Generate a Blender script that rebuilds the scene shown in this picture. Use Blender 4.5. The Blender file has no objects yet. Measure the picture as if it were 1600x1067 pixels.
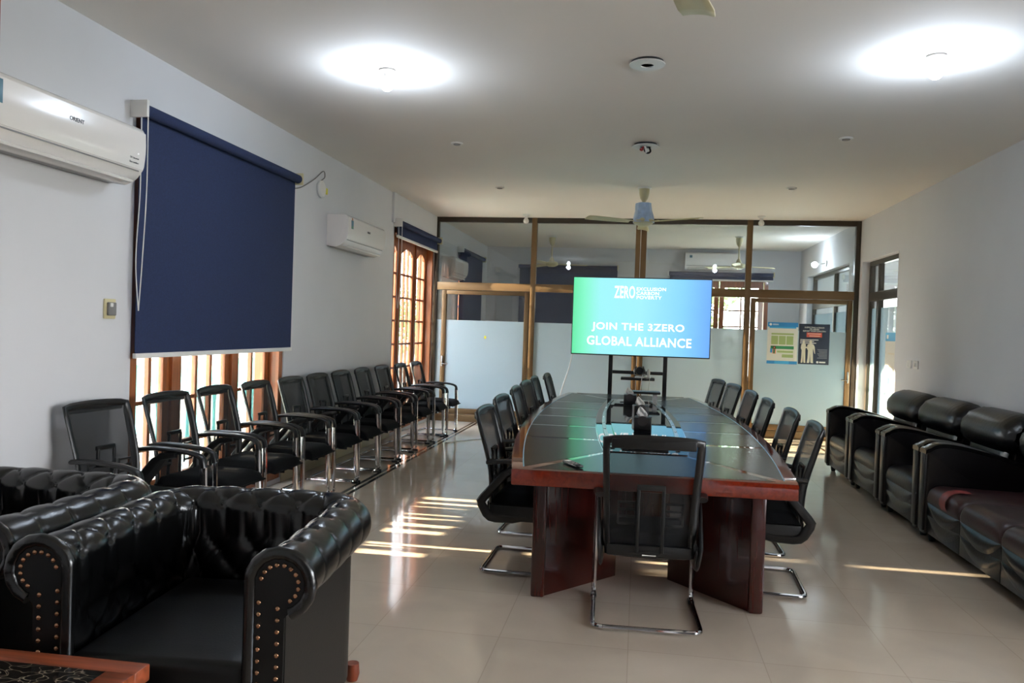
import bpy, bmesh, math, random
from mathutils import Vector, Matrix
PI = math.pi
rnd = random.Random(7)
scene = bpy.context.scene
COL = scene.collection

# ---------------------------------------------------------------- camera, world, sun, exposure
CAMZ = 1.45
yaw, pit, rol = math.radians(-9.232), math.radians(-0.92), math.radians(1.918)
cy, sy, cp, sp = math.cos(yaw), math.sin(yaw), math.cos(pit), math.sin(pit)
fw = Vector((sy * cp, cy * cp, sp)); r0 = Vector((cy, -sy, 0)); u0 = r0.cross(fw)
c_, s_ = math.cos(rol), math.sin(rol)
rr = c_ * r0 + s_ * u0; uu = -s_ * r0 + c_ * u0
cam = bpy.data.cameras.new('camera'); cam.sensor_width = 36.0; cam.lens = 1220 / 1600 * 36
cam.clip_start = 0.05; cam.clip_end = 300
co = bpy.data.objects.new('camera', cam); COL.objects.link(co)
M3 = Matrix((rr, uu, -fw)).transposed()
co.matrix_world = Matrix.Translation((0, 0, CAMZ)) @ M3.to_4x4()
scene.camera = co

w = bpy.data.worlds.new('sky'); scene.world = w; w.use_nodes = True
nt = w.node_tree; nt.nodes.clear()
out = nt.nodes.new('ShaderNodeOutputWorld'); bg = nt.nodes.new('ShaderNodeBackground')
tc = nt.nodes.new('ShaderNodeTexCoord'); sep = nt.nodes.new('ShaderNodeSeparateXYZ'); ramp = nt.nodes.new('ShaderNodeValToRGB')
nt.links.new(tc.outputs['Generated'], sep.inputs[0]); nt.links.new(sep.outputs['Z'], ramp.inputs[0])
ramp.color_ramp.elements[0].position = 0.0; ramp.color_ramp.elements[0].color = (1.0, 0.98, 0.94, 1)
ramp.color_ramp.elements[1].position = 0.55; ramp.color_ramp.elements[1].color = (0.62, 0.78, 1.0, 1)
nt.links.new(ramp.outputs[0], bg.inputs[0]); bg.inputs[1].default_value = 22.0
nt.links.new(bg.outputs[0], out.inputs[0])

sun = bpy.data.lights.new('sun', 'SUN'); sun.energy = 66.0; sun.angle = math.radians(0.6); sun.color = (1.0, 0.84, 0.60)
so = bpy.data.objects.new('sun', sun); COL.objects.link(so)
so.rotation_euler = Vector((1.0, 0.015, -0.215)).to_track_quat('-Z', 'Y').to_euler()
so.location = (-20, 8, 8)
BULB_W = 22.0
scene.view_settings.view_transform = 'Standard'; scene.view_settings.look = 'None'
scene.view_settings.exposure = 0.27; scene.view_settings.gamma = 1.0
scene.view_settings.use_curve_mapping = False
try:
    scene.cycles.max_bounces = 10; scene.cycles.diffuse_bounces = 5; scene.cycles.glossy_bounces = 5
    scene.cycles.transparent_max_bounces = 24; scene.cycles.transmission_bounces = 8
    scene.cycles.caustics_reflective = False; scene.cycles.caustics_refractive = False
    scene.cycles.use_denoising = True; scene.cycles.sample_clamp_indirect = 6.0
except Exception:
    pass

# ---------------------------------------------------------------- materials
def lin(c):
    return tuple((x / 12.92 if x <= 0.04045 else ((x + 0.055) / 1.055) ** 2.4) for x in [v / 255 for v in c]) + (1.0,)

def mat(name, rgb, rough=0.5, metal=0.0, spec=0.5, emit=None, es=0.0, noise=None, bump=None, coat=0.0, wood=None, sheen=0.0):
    m = bpy.data.materials.new(name); m.use_nodes = True
    n = m.node_tree.nodes; l = m.node_tree.links; b = n['Principled BSDF']
    col = lin(rgb)
    b.inputs['Base Color'].default_value = col; b.inputs['Roughness'].default_value = rough
    b.inputs['Metallic'].default_value = metal; b.inputs['Specular IOR Level'].default_value = spec
    b.inputs['Coat Weight'].default_value = coat; b.inputs['Coat Roughness'].default_value = 0.08
    if sheen: b.inputs['Sheen Weight'].default_value = sheen
    if emit: b.inputs['Emission Color'].default_value = lin(emit); b.inputs['Emission Strength'].default_value = es
    t = n.new('ShaderNodeTexCoord')
    if noise:
        sc_, amt = noise
        nz = n.new('ShaderNodeTexNoise'); nz.inputs['Scale'].default_value = sc_; nz.inputs['Detail'].default_value = 5
        l.new(t.outputs['Object'], nz.inputs['Vector'])
        rp = n.new('ShaderNodeValToRGB'); rp.color_ramp.elements[0].position = 0.3; rp.color_ramp.elements[1].position = 0.7
        rp.color_ramp.elements[0].color = tuple(v * (1 - amt) for v in col[:3]) + (1,)
        rp.color_ramp.elements[1].color = tuple(min(1, v * (1 + amt)) for v in col[:3]) + (1,)
        l.new(nz.outputs[0], rp.inputs[0]); l.new(rp.outputs[0], b.inputs['Base Color'])
    if wood:
        ax, amt = wood
        mp = n.new('ShaderNodeMapping'); s = [30, 30, 30]; s[ax] = 1.6; mp.inputs['Scale'].default_value = s
        l.new(t.outputs['Object'], mp.inputs[0])
        nz = n.new('ShaderNodeTexNoise'); nz.inputs['Scale'].default_value = 1.0; nz.inputs['Detail'].default_value = 6; nz.inputs['Distortion'].default_value = 1.2
        l.new(mp.outputs[0], nz.inputs['Vector'])
        rp = n.new('ShaderNodeValToRGB'); rp.color_ramp.elements[0].position = 0.3; rp.color_ramp.elements[1].position = 0.72
        rp.color_ramp.elements[0].color = tuple(v * (1 - amt) for v in col[:3]) + (1,)
        rp.color_ramp.elements[1].color = tuple(min(1, v * (1 + amt)) for v in col[:3]) + (1,)
        l.new(nz.outputs[0], rp.inputs[0]); l.new(rp.outputs[0], b.inputs['Base Color'])
    if bump:
        sc_, st = bump
        nz = n.new('ShaderNodeTexNoise'); nz.inputs['Scale'].default_value = sc_; nz.inputs['Detail'].default_value = 4
        l.new(t.outputs['Object'], nz.inputs['Vector'])
        bp = n.new('ShaderNodeBump'); bp.inputs['Strength'].default_value = st; bp.inputs['Distance'].default_value = 0.01
        l.new(nz.outputs[0], bp.inputs['Height']); l.new(bp.outputs[0], b.inputs['Normal'])
    return m

def glass_mat(name, tint=(1, 1, 1), ior=1.5, extra=0.0):
    m = bpy.data.materials.new(name); m.use_nodes = True
    n = m.node_tree.nodes; l = m.node_tree.links; n.clear()
    o = n.new('ShaderNodeOutputMaterial'); mx = n.new('ShaderNodeMixShader')
    tr = n.new('ShaderNodeBsdfTransparent'); tr.inputs[0].default_value = tuple(tint) + (1,)
    gl = n.new('ShaderNodeBsdfGlossy'); gl.inputs['Roughness'].default_value = 0.0
    fr = n.new('ShaderNodeFresnel'); geo = n.new('ShaderNodeNewGeometry'); mr = n.new('ShaderNodeMapRange'); mr.inputs[3].default_value = ior; mr.inputs[4].default_value = 1 / ior
    l.new(geo.outputs['Backfacing'], mr.inputs[0]); l.new(mr.outputs[0], fr.inputs[0])
    mth = n.new('ShaderNodeMath'); mth.operation = 'ADD'; mth.inputs[1].default_value = extra
    l.new(fr.outputs[0], mth.inputs[0]); l.new(mth.outputs[0], mx.inputs[0]); l.new(tr.outputs[0], mx.inputs[1]); l.new(gl.outputs[0], mx.inputs[2])
    l.new(mx.outputs[0], o.inputs[0])
    return m

def frost_mat(name, rgb, clear=0.1):
    m = bpy.data.materials.new(name); m.use_nodes = True
    n = m.node_tree.nodes; l = m.node_tree.links; n.clear()
    o = n.new('ShaderNodeOutputMaterial')
    df = n.new('ShaderNodeBsdfDiffuse'); tl = n.new('ShaderNodeBsdfTranslucent'); tr = n.new('ShaderNodeBsdfTransparent'); gl = n.new('ShaderNodeBsdfGlossy')
    df.inputs[0].default_value = lin(rgb); tl.inputs[0].default_value = lin(rgb); gl.inputs['Roughness'].default_value = 0.03
    a = n.new('ShaderNodeMixShader'); a.inputs[0].default_value = 0.5; l.new(df.outputs[0], a.inputs[1]); l.new(tl.outputs[0], a.inputs[2])
    b = n.new('ShaderNodeMixShader'); b.inputs[0].default_value = clear; l.new(a.outputs[0], b.inputs[1]); l.new(tr.outputs[0], b.inputs[2])
    c = n.new('ShaderNodeMixShader'); fr = n.new('ShaderNodeFresnel')
    geo = n.new('ShaderNodeNewGeometry'); mr = n.new('ShaderNodeMapRange'); mr.inputs[3].default_value = 1.45; mr.inputs[4].default_value = 1 / 1.45
    l.new(geo.outputs['Backfacing'], mr.inputs[0]); l.new(mr.outputs[0], fr.inputs[0])
    l.new(fr.outputs[0], c.inputs[0]); l.new(b.outputs[0], c.inputs[1]); l.new(gl.outputs[0], c.inputs[2]); l.new(c.outputs[0], o.inputs[0])
    return m

def mesh_mat(name, rgb, alpha):
    m = bpy.data.materials.new(name); m.use_nodes = True
    n = m.node_tree.nodes; l = m.node_tree.links; b = n['Principled BSDF']
    b.inputs['Base Color'].default_value = lin(rgb); b.inputs['Roughness'].default_value = 0.7; b.inputs['Alpha'].default_value = alpha
    return m

MT = {}
MT['wall'] = mat('wall_paint', (207, 207, 210), 0.75, noise=(1.3, 0.03), bump=(6, 0.02))
MT['ceil'] = mat('ceiling_paint', (230, 225, 218), 0.85, noise=(0.8, 0.02))
MT['navy'] = mat('blind_fabric', (26, 40, 76), 0.85, noise=(90, 0.16), bump=(300, 0.15))
MT['white'] = mat('white_plastic', (222, 220, 216), 0.3)
MT['white_gloss'] = mat('white_gloss_plastic', (226, 222, 219), 0.2, coat=0.25)
MT['cream'] = mat('cream_enamel', (200, 190, 150), 0.35)
MT['grey_p'] = mat('grey_plastic', (120, 118, 116), 0.4)
MT['black_p'] = mat('black_plastic', (9, 9, 10), 0.36)
MT['black_soft'] = mat('black_fabric', (8, 8, 9), 0.95, spec=0.15, noise=(120, 0.25), bump=(400, 0.2))
MT['chrome'] = mat('chrome', (225, 225, 228), 0.08, metal=1.0)
MT['steel'] = mat('brushed_steel', (170, 168, 165), 0.25, metal=1.0)
MT['mesh'] = mesh_mat('chair_mesh', (8, 9, 11), 0.84)
MT['mesh_open'] = mesh_mat('chair_mesh_open', (8, 9, 11), 0.60)
MT['wood'] = mat('window_teak', (150, 84, 42), 0.4, wood=(2, 0.35), coat=0.2)
MT['door_wood'] = mat('door_wood', (120, 54, 30), 0.4, wood=(2, 0.3))
MT['mahog'] = mat('mahogany', (104, 29, 11), 0.07, wood=(1, 0.3), coat=0.5)
MT['mahog_d'] = mat('dark_mahogany', (60, 16, 10), 0.25, wood=(2, 0.3), coat=0.3)
MT['panel'] = mat('dark_table_veneer', (22, 21, 23), 0.22, noise=(60, 0.2), spec=0.24)
MT['tglass'] = mat('table_glass', (16, 18, 22), 0.02, spec=1.0)
MT['leather'] = mat('black_leather', (8, 8, 8), 0.24, bump=(220, 0.06), spec=0.6)
MT['leather_flat'] = mat('black_leather_flat', (8, 8, 8), 0.40, spec=0.35, bump=(150, 0.05))
MT['brown_leather'] = mat('dark_brown_leather', (14, 11, 12), 0.30, bump=(40, 0.12), noise=(7, 0.25))
MT['arm_lacquer'] = mat('black_lacquer', (9, 8, 8), 0.2)
MT['red_leather'] = mat('red_patch_leather', (128, 52, 50), 0.45, noise=(14, 0.4))
MT['maroon'] = mat('maroon_leather', (44, 20, 21), 0.4, noise=(9, 0.3), bump=(60, 0.1))
MT['brass'] = mat('antique_nail', (168, 128, 100), 0.25, metal=1.0)
MT['bronze'] = mat('bronze_aluminium', (112, 88, 60), 0.38, metal=0.55)
MT['bronze_d'] = mat('dark_aluminium', (62, 55, 46), 0.4, metal=0.5)
MT['glass'] = glass_mat('clear_glass', (0.90, 0.94, 0.94), 1.5, 0.03)
MT['wglass'] = glass_mat('window_glass', (0.97, 0.98, 0.97), 1.45)
MT['frost'] = frost_mat('frosted_film', (218, 233, 241), 0.10)
MT['marble'] = mat('dark_marble', (36, 32, 28), 0.08)
MT['coffee'] = mat('worn_red_wood', (142, 70, 42), 0.35, wood=(0, 0.4))
MT['teal'] = mat('teal_paint', (96, 172, 168), 0.5)
MT['ext'] = mat('balcony_plaster', (225, 220, 205), 0.8)
MT['leaf'] = mat('leaf_green', (120, 150, 80), 0.6, noise=(3, 0.4))
MT['bark'] = mat('bark', (92, 74, 56), 0.9, noise=(9, 0.3))
MT['ground'] = mat('ground_dust', (170, 160, 140), 0.9, noise=(0.5, 0.15))
MT['paper'] = mat('tissue_paper', (236, 234, 230), 0.8)
MT['lcd'] = mat('bezel', (14, 16, 18), 0.3)
MT['text_w'] = mat('lit_white', (255, 255, 255), 0.5, emit=(255, 255, 255), es=1.05)
MT['ptext_w'] = mat('print_white', (236, 234, 228), 0.6)
MT['ptext_d'] = mat('print_dark', (60, 62, 66), 0.6)
MT['p_blue'] = mat('print_blue', (52, 138, 200), 0.5)
MT['p_cyan'] = mat('print_cyan', (70, 165, 215), 0.5)
MT['p_navy'] = mat('print_navy', (34, 44, 66), 0.5)
MT['p_green'] = mat('print_green', (160, 178, 116), 0.5)
MT['p_dgreen'] = mat('print_dark_green', (48, 130, 84), 0.5)
MT['p_pale'] = mat('print_pale_green', (206, 218, 176), 0.5)
MT['p_red'] = mat('print_red', (214, 88, 72), 0.5)
MT['p_paper'] = mat('poster_paper', (222, 220, 212), 0.5)
MT['p_beige'] = mat('print_beige', (220, 212, 192), 0.5)
MT['p_skin'] = mat('print_skin', (222, 150, 120), 0.5)
MT['p_hair'] = mat('print_hair', (70, 40, 36), 0.5)
MT['p_grey'] = mat('print_grey', (140, 142, 148), 0.5)
MT['yellow'] = mat('yellow_tape', (226, 214, 60), 0.5)
MT['cover'] = mat('pale_blue_plastic', (172, 196, 226), 0.35, noise=(18, 0.12), bump=(25, 0.4))
MT['dark'] = mat('dark_hole', (30, 30, 32), 0.6)
MT['red_wire'] = mat('red_wire', (150, 50, 50), 0.5)
MT['skirt'] = mat('cream_skirting', (196, 182, 150), 0.35)
MT['strip'] = mat('dark_floor_inlay', (58, 50, 44), 0.08)
MT['bulb_off'] = mat('bulb_off', (225, 222, 214), 0.2)
MT['bulb_on'] = mat('bulb_on', (255, 255, 255), 0.3, emit=(235, 243, 255), es=30.0)
MT['label_dark'] = mat('dark_label', (46, 42, 42), 0.4)
MT['glass_rim'] = mat('glass_rim', (150, 196, 222), 0.1, spec=0.8)
MT['silver_band'] = mat('silver_band', (160, 158, 156), 0.2, metal=0.9)
MT['sky_sticker'] = mat('sticker_teal', (60, 110, 130), 0.4)
MT['sticker_o'] = mat('sticker_orange', (170, 120, 90), 0.4)
MT['sticker_g'] = mat('sticker_green', (80, 140, 90), 0.4)

def floor_mat():
    m = bpy.data.materials.new('polished_tiles'); m.use_nodes = True
    n = m.node_tree.nodes; l = m.node_tree.links; b = n['Principled BSDF']
    t = n.new('ShaderNodeTexCoord')
    br = n.new('ShaderNodeTexBrick'); br.offset = 0.0; br.squash = 1.0
    br.inputs['Scale'].default_value = 1.0; br.inputs['Brick Width'].default_value = 0.6; br.inputs['Row Height'].default_value = 0.6
    br.inputs['Mortar Size'].default_value = 0.0025; br.inputs['Mortar Smooth'].default_value = 0.3
    br.inputs['Color1'].default_value = lin((202, 186, 168)); br.inputs['Color2'].default_value = lin((196, 180, 162)); br.inputs['Mortar'].default_value = lin((182, 166, 148))
    l.new(t.outputs['Object'], br.inputs['Vector'])
    nz = n.new('ShaderNodeTexNoise'); nz.inputs['Scale'].default_value = 2.2; nz.inputs['Detail'].default_value = 7; nz.inputs['Distortion'].default_value = 1.0
    l.new(t.outputs['Object'], nz.inputs['Vector'])
    mr = n.new('ShaderNodeMapRange'); mr.inputs[3].default_value = 0.86; mr.inputs[4].default_value = 1.1
    l.new(nz.outputs[0], mr.inputs[0])
    mx = n.new('ShaderNodeMix'); mx.data_type = 'RGBA'; mx.blend_type = 'MULTIPLY'; mx.inputs[0].default_value = 1.0
    l.new(br.outputs[0], mx.inputs[6]); l.new(mr.outputs[0], mx.inputs[7]); l.new(mx.outputs[2], b.inputs['Base Color'])
    b.inputs['Roughness'].default_value = 0.09; b.inputs['Specular IOR Level'].default_value = 0.6
    return m
MT['floor'] = floor_mat()

def marble_mat():
    m = MT['marble']; n = m.node_tree.nodes; l = m.node_tree.links; b = n['Principled BSDF']
    t = n.new('ShaderNodeTexCoord'); v = n.new('ShaderNodeTexVoronoi'); v.feature = 'DISTANCE_TO_EDGE'; v.inputs['Scale'].default_value = 7
    nz = n.new('ShaderNodeTexNoise'); nz.inputs['Scale'].default_value = 5
    mp = n.new('ShaderNodeVectorMath'); mp.operation = 'ADD'
    l.new(t.outputs['Object'], mp.inputs[0]); l.new(nz.outputs[1], mp.inputs[1]); l.new(mp.outputs[0], v.inputs['Vector'])
    rp = n.new('ShaderNodeValToRGB'); rp.color_ramp.elements[0].color = lin((150, 138, 118)); rp.color_ramp.elements[1].position = 0.03; rp.color_ramp.elements[1].color = lin((34, 30, 26))
    l.new(v.outputs['Distance'], rp.inputs[0]); l.new(rp.outputs[0], b.inputs['Base Color'])
marble_mat()

def screen_mat():
    m = bpy.data.materials.new('screen_glow'); m.use_nodes = True
    n = m.node_tree.nodes; l = m.node_tree.links; b = n['Principled BSDF']
    b.inputs['Base Color'].default_value = (0.01, 0.01, 0.01, 1); b.inputs['Roughness'].default_value = 0.25
    t = n.new('ShaderNodeTexCoord'); s = n.new('ShaderNodeSeparateXYZ'); l.new(t.outputs['Generated'], s.inputs[0])
    rp = n.new('ShaderNodeValToRGB'); e = rp.color_ramp.elements
    e[0].position = 0.0; e[0].color = lin((100, 226, 160)); e[1].position = 1.0; e[1].color = lin((110, 170, 244))
    for p, c in ((0.08, (128, 240, 196)), (0.2, (156, 238, 240)), (0.5, (160, 234, 252)), (0.8, (134, 208, 250))):
        k = e.new(p); k.color = lin(c)
    l.new(s.outputs['X'], rp.inputs[0]); l.new(rp.outputs[0], b.inputs['Emission Color']); b.inputs['Emission Strength'].default_value = 0.92
    return m
MT['screen'] = screen_mat()

# ---------------------------------------------------------------- mesh helpers
class MB:
    def __init__(s): s.bm = bmesh.new()
    def box(s, lo, hi, bev=0.0, seg=2, rot=None, mtx=None):
        lo, hi = Vector(lo), Vector(hi); c = (lo + hi) / 2; d = hi - lo
        m = Matrix.Translation(c) @ (rot.to_4x4() if rot else Matrix.Identity(4)) @ Matrix.Diagonal((d.x, d.y, d.z, 1))
        if mtx: m = mtx @ m
        r = bmesh.ops.create_cube(s.bm, size=1.0, matrix=m); vs = r['verts']
        if bev > 0:
            es = list({e for v in vs for e in v.link_edges})
            bmesh.ops.bevel(s.bm, geom=es, offset=bev, offset_type='OFFSET', segments=seg, profile=0.5, affect='EDGES')
        return s
    def bar(s, a, b, wx, wz, up=(0, 0, 1), bev=0.0):
        a, b = Vector(a), Vector(b); d = b - a; y = d.normalized(); x = y.cross(Vector(up))
        if x.length < 1e-4: x = y.cross(Vector((1, 0, 0)))
        x.normalize(); z = x.cross(y)
        m = Matrix.Translation((a + b) / 2) @ Matrix((x, y, z)).transposed().to_4x4()
        return s.box((-wx / 2, -d.length / 2, -wz / 2), (wx / 2, d.length / 2, wz / 2), bev, 2, None, m)
    def tube(s, pts, r, n=10, rx=None, closed=False, up=(0, 0, 1), caps=True):
        pts = [Vector(p) for p in pts]; N = len(pts); rings = []
        prev = None
        for i, p in enumerate(pts):
            if closed: t = (pts[(i + 1) % N] - pts[i - 1])
            else: t = pts[min(i + 1, N - 1)] - pts[max(i - 1, 0)]
            t.normalize()
            if prev is None:
                x = t.cross(Vector(up))
                if x.length < 1e-3: x = t.cross(Vector((1, 0, 0)))
            else:
                x = prev - t * prev.dot(t)
            x.normalize(); prev = x; z = x.cross(t)
            ra = r[i] if isinstance(r, (list, tuple)) else r
            rb = ra if rx is None else (rx[i] if isinstance(rx, (list, tuple)) else rx)
            rings.append([s.bm.verts.new(p + x * (math.cos(2 * PI * k / n) * ra) + z * (math.sin(2 * PI * k / n) * rb)) for k in range(n)])
        for i in range(N if closed else N - 1):
            A, B = rings[i], rings[(i + 1) % N]
            for k in range(n):
                s.bm.faces.new((A[k], A[(k + 1) % n], B[(k + 1) % n], B[k]))
        if not closed and caps:
            s.bm.faces.new(list(reversed(rings[0]))); s.bm.faces.new(rings[-1])
        return s
    def lathe(s, prof, c=(0, 0, 0), n=24, axis='Z', mtx=None):
        rings = []
        for (r, z) in prof:
            ring = []
            for k in range(n):
                a = 2 * PI * k / n; p = Vector((r * math.cos(a), r * math.sin(a), z))
                if axis == 'Y': p = Vector((p.x, -p.z, p.y)) if False else Vector((p.x, p.z, p.y))
                if axis == 'X': p = Vector((p.z, p.x, p.y))
                p += Vector(c)
                if mtx: p = mtx @ p
                ring.append(s.bm.verts.new(p))
            rings.append(ring)
        for A, B in zip(rings, rings[1:]):
            for k in range(n):
                s.bm.faces.new((A[k], A[(k + 1) % n], B[(k + 1) % n], B[k]))
        if prof[0][0] > 1e-5: s.bm.faces.new(list(reversed(rings[0])))
        if prof[-1][0] > 1e-5: s.bm.faces.new(rings[-1])
        return s
    def prism(s, pts, lo, hi, axis='Z', bev=0.0):
        def mk(a, b, h): return {'Z': (a, b, h), 'Y': (a, h, b), 'X': (h, a, b)}[axis]
        A = [s.bm.verts.new(mk(a, b, lo)) for a, b in pts]; B = [s.bm.verts.new(mk(a, b, hi)) for a, b in pts]
        n = len(pts); fs = [s.bm.faces.new(A), s.bm.faces.new(B)]
        for k in range(n): fs.append(s.bm.faces.new((A[k], A[(k + 1) % n], B[(k + 1) % n], B[k])))
        if bev > 0:
            es = list({e for f in fs[:2] for e in f.edges})
            bmesh.ops.bevel(s.bm, geom=es, offset=bev, offset_type='OFFSET', segments=2, profile=0.5, affect='EDGES')
        return s
    def grid(s, P, closed_u=False):
        R = [[s.bm.verts.new(p) for p in row] for row in P]
        for A, B in zip(R, R[1:]):
            for k in range(len(A) - 1):
                s.bm.faces.new((A[k], A[k + 1], B[k + 1], B[k]))
        return s
    def sphere(s, c, r, u=14, v=9, sc=(1, 1, 1)):
        bmesh.ops.create_uvsphere(s.bm, u_segments=u, v_segments=v, radius=r, matrix=Matrix.Translation(c) @ Matrix.Diagonal((sc[0], sc[1], sc[2], 1)))
        return s
    def mesh(s, name, m, angle=35):
        bmesh.ops.remove_doubles(s.bm, verts=s.bm.verts, dist=1e-6)
        bmesh.ops.recalc_face_normals(s.bm, faces=s.bm.faces)
        me = bpy.data.meshes.new(name); s.bm.to_mesh(me); s.bm.free()
        me.polygons.foreach_set('use_smooth', [True] * len(me.polygons))
        try: me.set_sharp_from_angle(angle=math.radians(angle))
        except Exception: pass
        me.materials.append(m)
        return me
    def obj(s, name, m, parent=None, loc=None, rz=None, angle=35):
        o = bpy.data.objects.new(name, s.mesh(name, m, angle)); COL.objects.link(o)
        if parent: o.parent = parent
        if loc: o.location = loc
        if rz is not None: o.rotation_euler.z = rz
        return o

def link(name, me, parent=None, loc=(0, 0, 0), rot=(0, 0, 0)):
    o = bpy.data.objects.new(name, me); COL.objects.link(o); o.location = loc; o.rotation_euler = rot
    if parent: o.parent = parent
    return o
def tag(o, label, cat, group=None, kind=None):
    if label: o['label'] = label
    if cat: o['category'] = cat
    if group: o['group'] = group
    if kind: o['kind'] = kind
    return o
def thing(name, label, cat, loc=(0, 0, 0), rz=0.0, group=None):
    o = bpy.data.objects.new(name, None); COL.objects.link(o); o.empty_display_size = 0.05
    o.location = loc; o.rotation_euler = (0, 0, rz); return tag(o, label, cat, group)
def struct(o): o['kind'] = 'structure'; return o
def kids(o): return [c for c in bpy.data.objects if c.parent == o]
def dup(root, loc, rz, label=None, group=None):
    r = root.copy(); COL.objects.link(r); r.location = loc; r.rotation_euler = (0, 0, rz)
    if label: r['label'] = label
    if group: r['group'] = group
    for ch in kids(root):
        c = ch.copy(); COL.objects.link(c); c.parent = r
        for g in kids(ch):
            d = g.copy(); COL.objects.link(d); d.parent = c
    return r

def arc(cx, cyy, r, a0, a1, n):
    return [(cx + r * math.cos(math.radians(a0 + (a1 - a0) * i / n)), cyy + r * math.sin(math.radians(a0 + (a1 - a0) * i / n))) for i in range(n + 1)]
def smooth(pts, n=6):
    P = [Vector(p) for p in pts]; out = []
    for i in range(len(P) - 1):
        p0, p1, p2, p3 = P[max(i - 1, 0)], P[i], P[i + 1], P[min(i + 2, len(P) - 1)]
        for k in range(n):
            t = k / n
            out.append(0.5 * ((2 * p1) + (p2 - p0) * t + (2 * p0 - 5 * p1 + 4 * p2 - p3) * t * t + (3 * p1 - p0 - 3 * p2 + p3) * t ** 3))
    out.append(P[-1]); return out

def text_mesh(name, body, size, m, depth=0.001, bold=0.0, align='CENTER', space=1.0):
    cu = bpy.data.curves.new(name, 'FONT'); cu.body = body; cu.size = size; cu.extrude = depth; cu.offset = bold
    cu.align_x = align; cu.align_y = 'CENTER'; cu.space_character = space; cu.resolution_u = 3
    o = bpy.data.objects.new('tmp', cu); COL.objects.link(o)
    dg = bpy.context.evaluated_depsgraph_get(); me = bpy.data.meshes.new_from_object(o.evaluated_get(dg))
    bpy.data.objects.remove(o); bpy.data.curves.remove(cu)
    me.name = name; me.materials.clear(); me.materials.append(m); return me
def text(name, body, size, m, parent, loc, rot, depth=0.001, bold=0.0, align='CENTER', space=1.0, width=None, height=None):
    me = text_mesh(name, body, size, m, depth, bold, align, space)
    if width or height:
        xs = [v.co.x for v in me.vertices]; ys = [v.co.y for v in me.vertices]
        kx = width / (max(xs) - min(xs)) if width else 1; ky = height / (max(ys) - min(ys)) if height else kx
        if not width: kx = ky
        for v in me.vertices: v.co.x *= kx; v.co.y *= ky
    return link(name, me, parent, loc, rot)

# ---------------------------------------------------------------- setting
XL, XR, YN, YP, YB, ZC = -3.16, 3.05, 0.55, 11.75, 15.88, 3.14
TW = 0.24
W1 = (4.47, 6.62); W2 = (9.70, 11.70)
def wall_x(name, x0, x1, y0, y1, holes, z1=ZC):
    """wall slab between x0..x1 running along y, with holes (ya,yb,za,zb)"""
    mb = MB(); ys = y0
    for (a, b, za, zb) in sorted(holes):
        mb.box((x0, ys, 0), (x1, a, z1))
        if za > 0: mb.box((x0, a, 0), (x1, b, za))
        mb.box((x0, a, zb), (x1, b, z1)); ys = b
    mb.box((x0, ys, 0), (x1, y1, z1))
    return struct(mb.obj(name, MT['wall']))
def wall_y(name, y0, y1, x0, x1, holes):
    mb = MB(); xs = x0
    for (a, b, za, zb) in sorted(holes):
        mb.box((xs, y0, 0), (a, y1, ZC))
        if za > 0: mb.box((a, y0, 0), (b, y1, za))
        mb.box((a, y0, zb), (b, y1, ZC)); xs = b
    mb.box((xs, y0, 0), (x1, y1, ZC))
    return struct(mb.obj(name, MT['wall']))

struct(MB().box((XL - TW, -3.0, -0.12), (6.2, YB + TW, 0.0)).obj('floor', MT['floor']))
struct(MB().box((XL - TW, -3.0, ZC), (6.2, YB + TW, ZC + 0.15)).obj('ceiling', MT['ceil']))
W3 = (12.95, 15.1)
RD = (10.04, 11.60, 0.0, 2.55); RD2 = (12.3, 15.2, 0.0, 2.6)
wall_x('wall_left', XL - TW, XL, YN, YB + TW, [(W1[0], W1[1], 0.04, 2.72), (W2[0], W2[1], 0.04, 2.72), (W3[0] + .4, W3[1], 0.04, 2.72)])
wall_x('wall_right', XR, XR + TW, YN, YB + TW, [RD, RD2, (0.95, 3.2, 0.7, 2.6)])  # last opening is unseen, added to let daylight into the near end
wall_y('wall_near', YN - 0.15, YN, XL - TW, 5.0, [(-0.6, 0.62, 0.0, 2.3), (0.95, 2.85, 0.7, 2.5)])  # opening beside the doorway is out of view, put in for extra daylight
BW = (0.62, 2.46)
wall_y('wall_far', YB, YB + TW, XL, XR + TW, [(-2.4, -0.56, 0.9, 2.6), (BW[0], BW[1], 0.5, 2.6)])
# corridor beyond the right-hand glass
wall_x('wall_corridor', 5.9, 6.1, 8.0, YB + TW, [(9.0, 9.9, 0.0, 2.2), (10.6, 11.6, 0.3, 2.28), (12.2, 13.4, 0.3, 2.28), (13.9, 15.3, 0.3, 2.28)])  # openings mostly out of view, enlarged to bring daylight into the back room
wall_y('wall_corridor_end', 7.85, 8.0, XR + TW, 6.1, [])
wall_y('wall_corridor_far', YB, YB + TW, XR + TW, 6.1, [(4.05, 5.0, 0.9, 2.34)])
# unseen entrance hall behind the camera, added to keep sky glare out
wall_y('unseen_hall_wall', -3.15, -3.0, XL - TW, 6.2, [])
wall_x('unseen_hall_wall_left', XL - TW - .1, XL - TW + .02, -3.0, YN - .15, [])
wall_x('unseen_hall_wall_right', 4.9, 5.0, -3.0, YN - .15, [])
# shallow pilaster step on left wall
struct(MB().box((XL, 9.58, 2.76), (XL + 0.03, YP, ZC)).obj('trim_1', MT['wall']))
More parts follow.
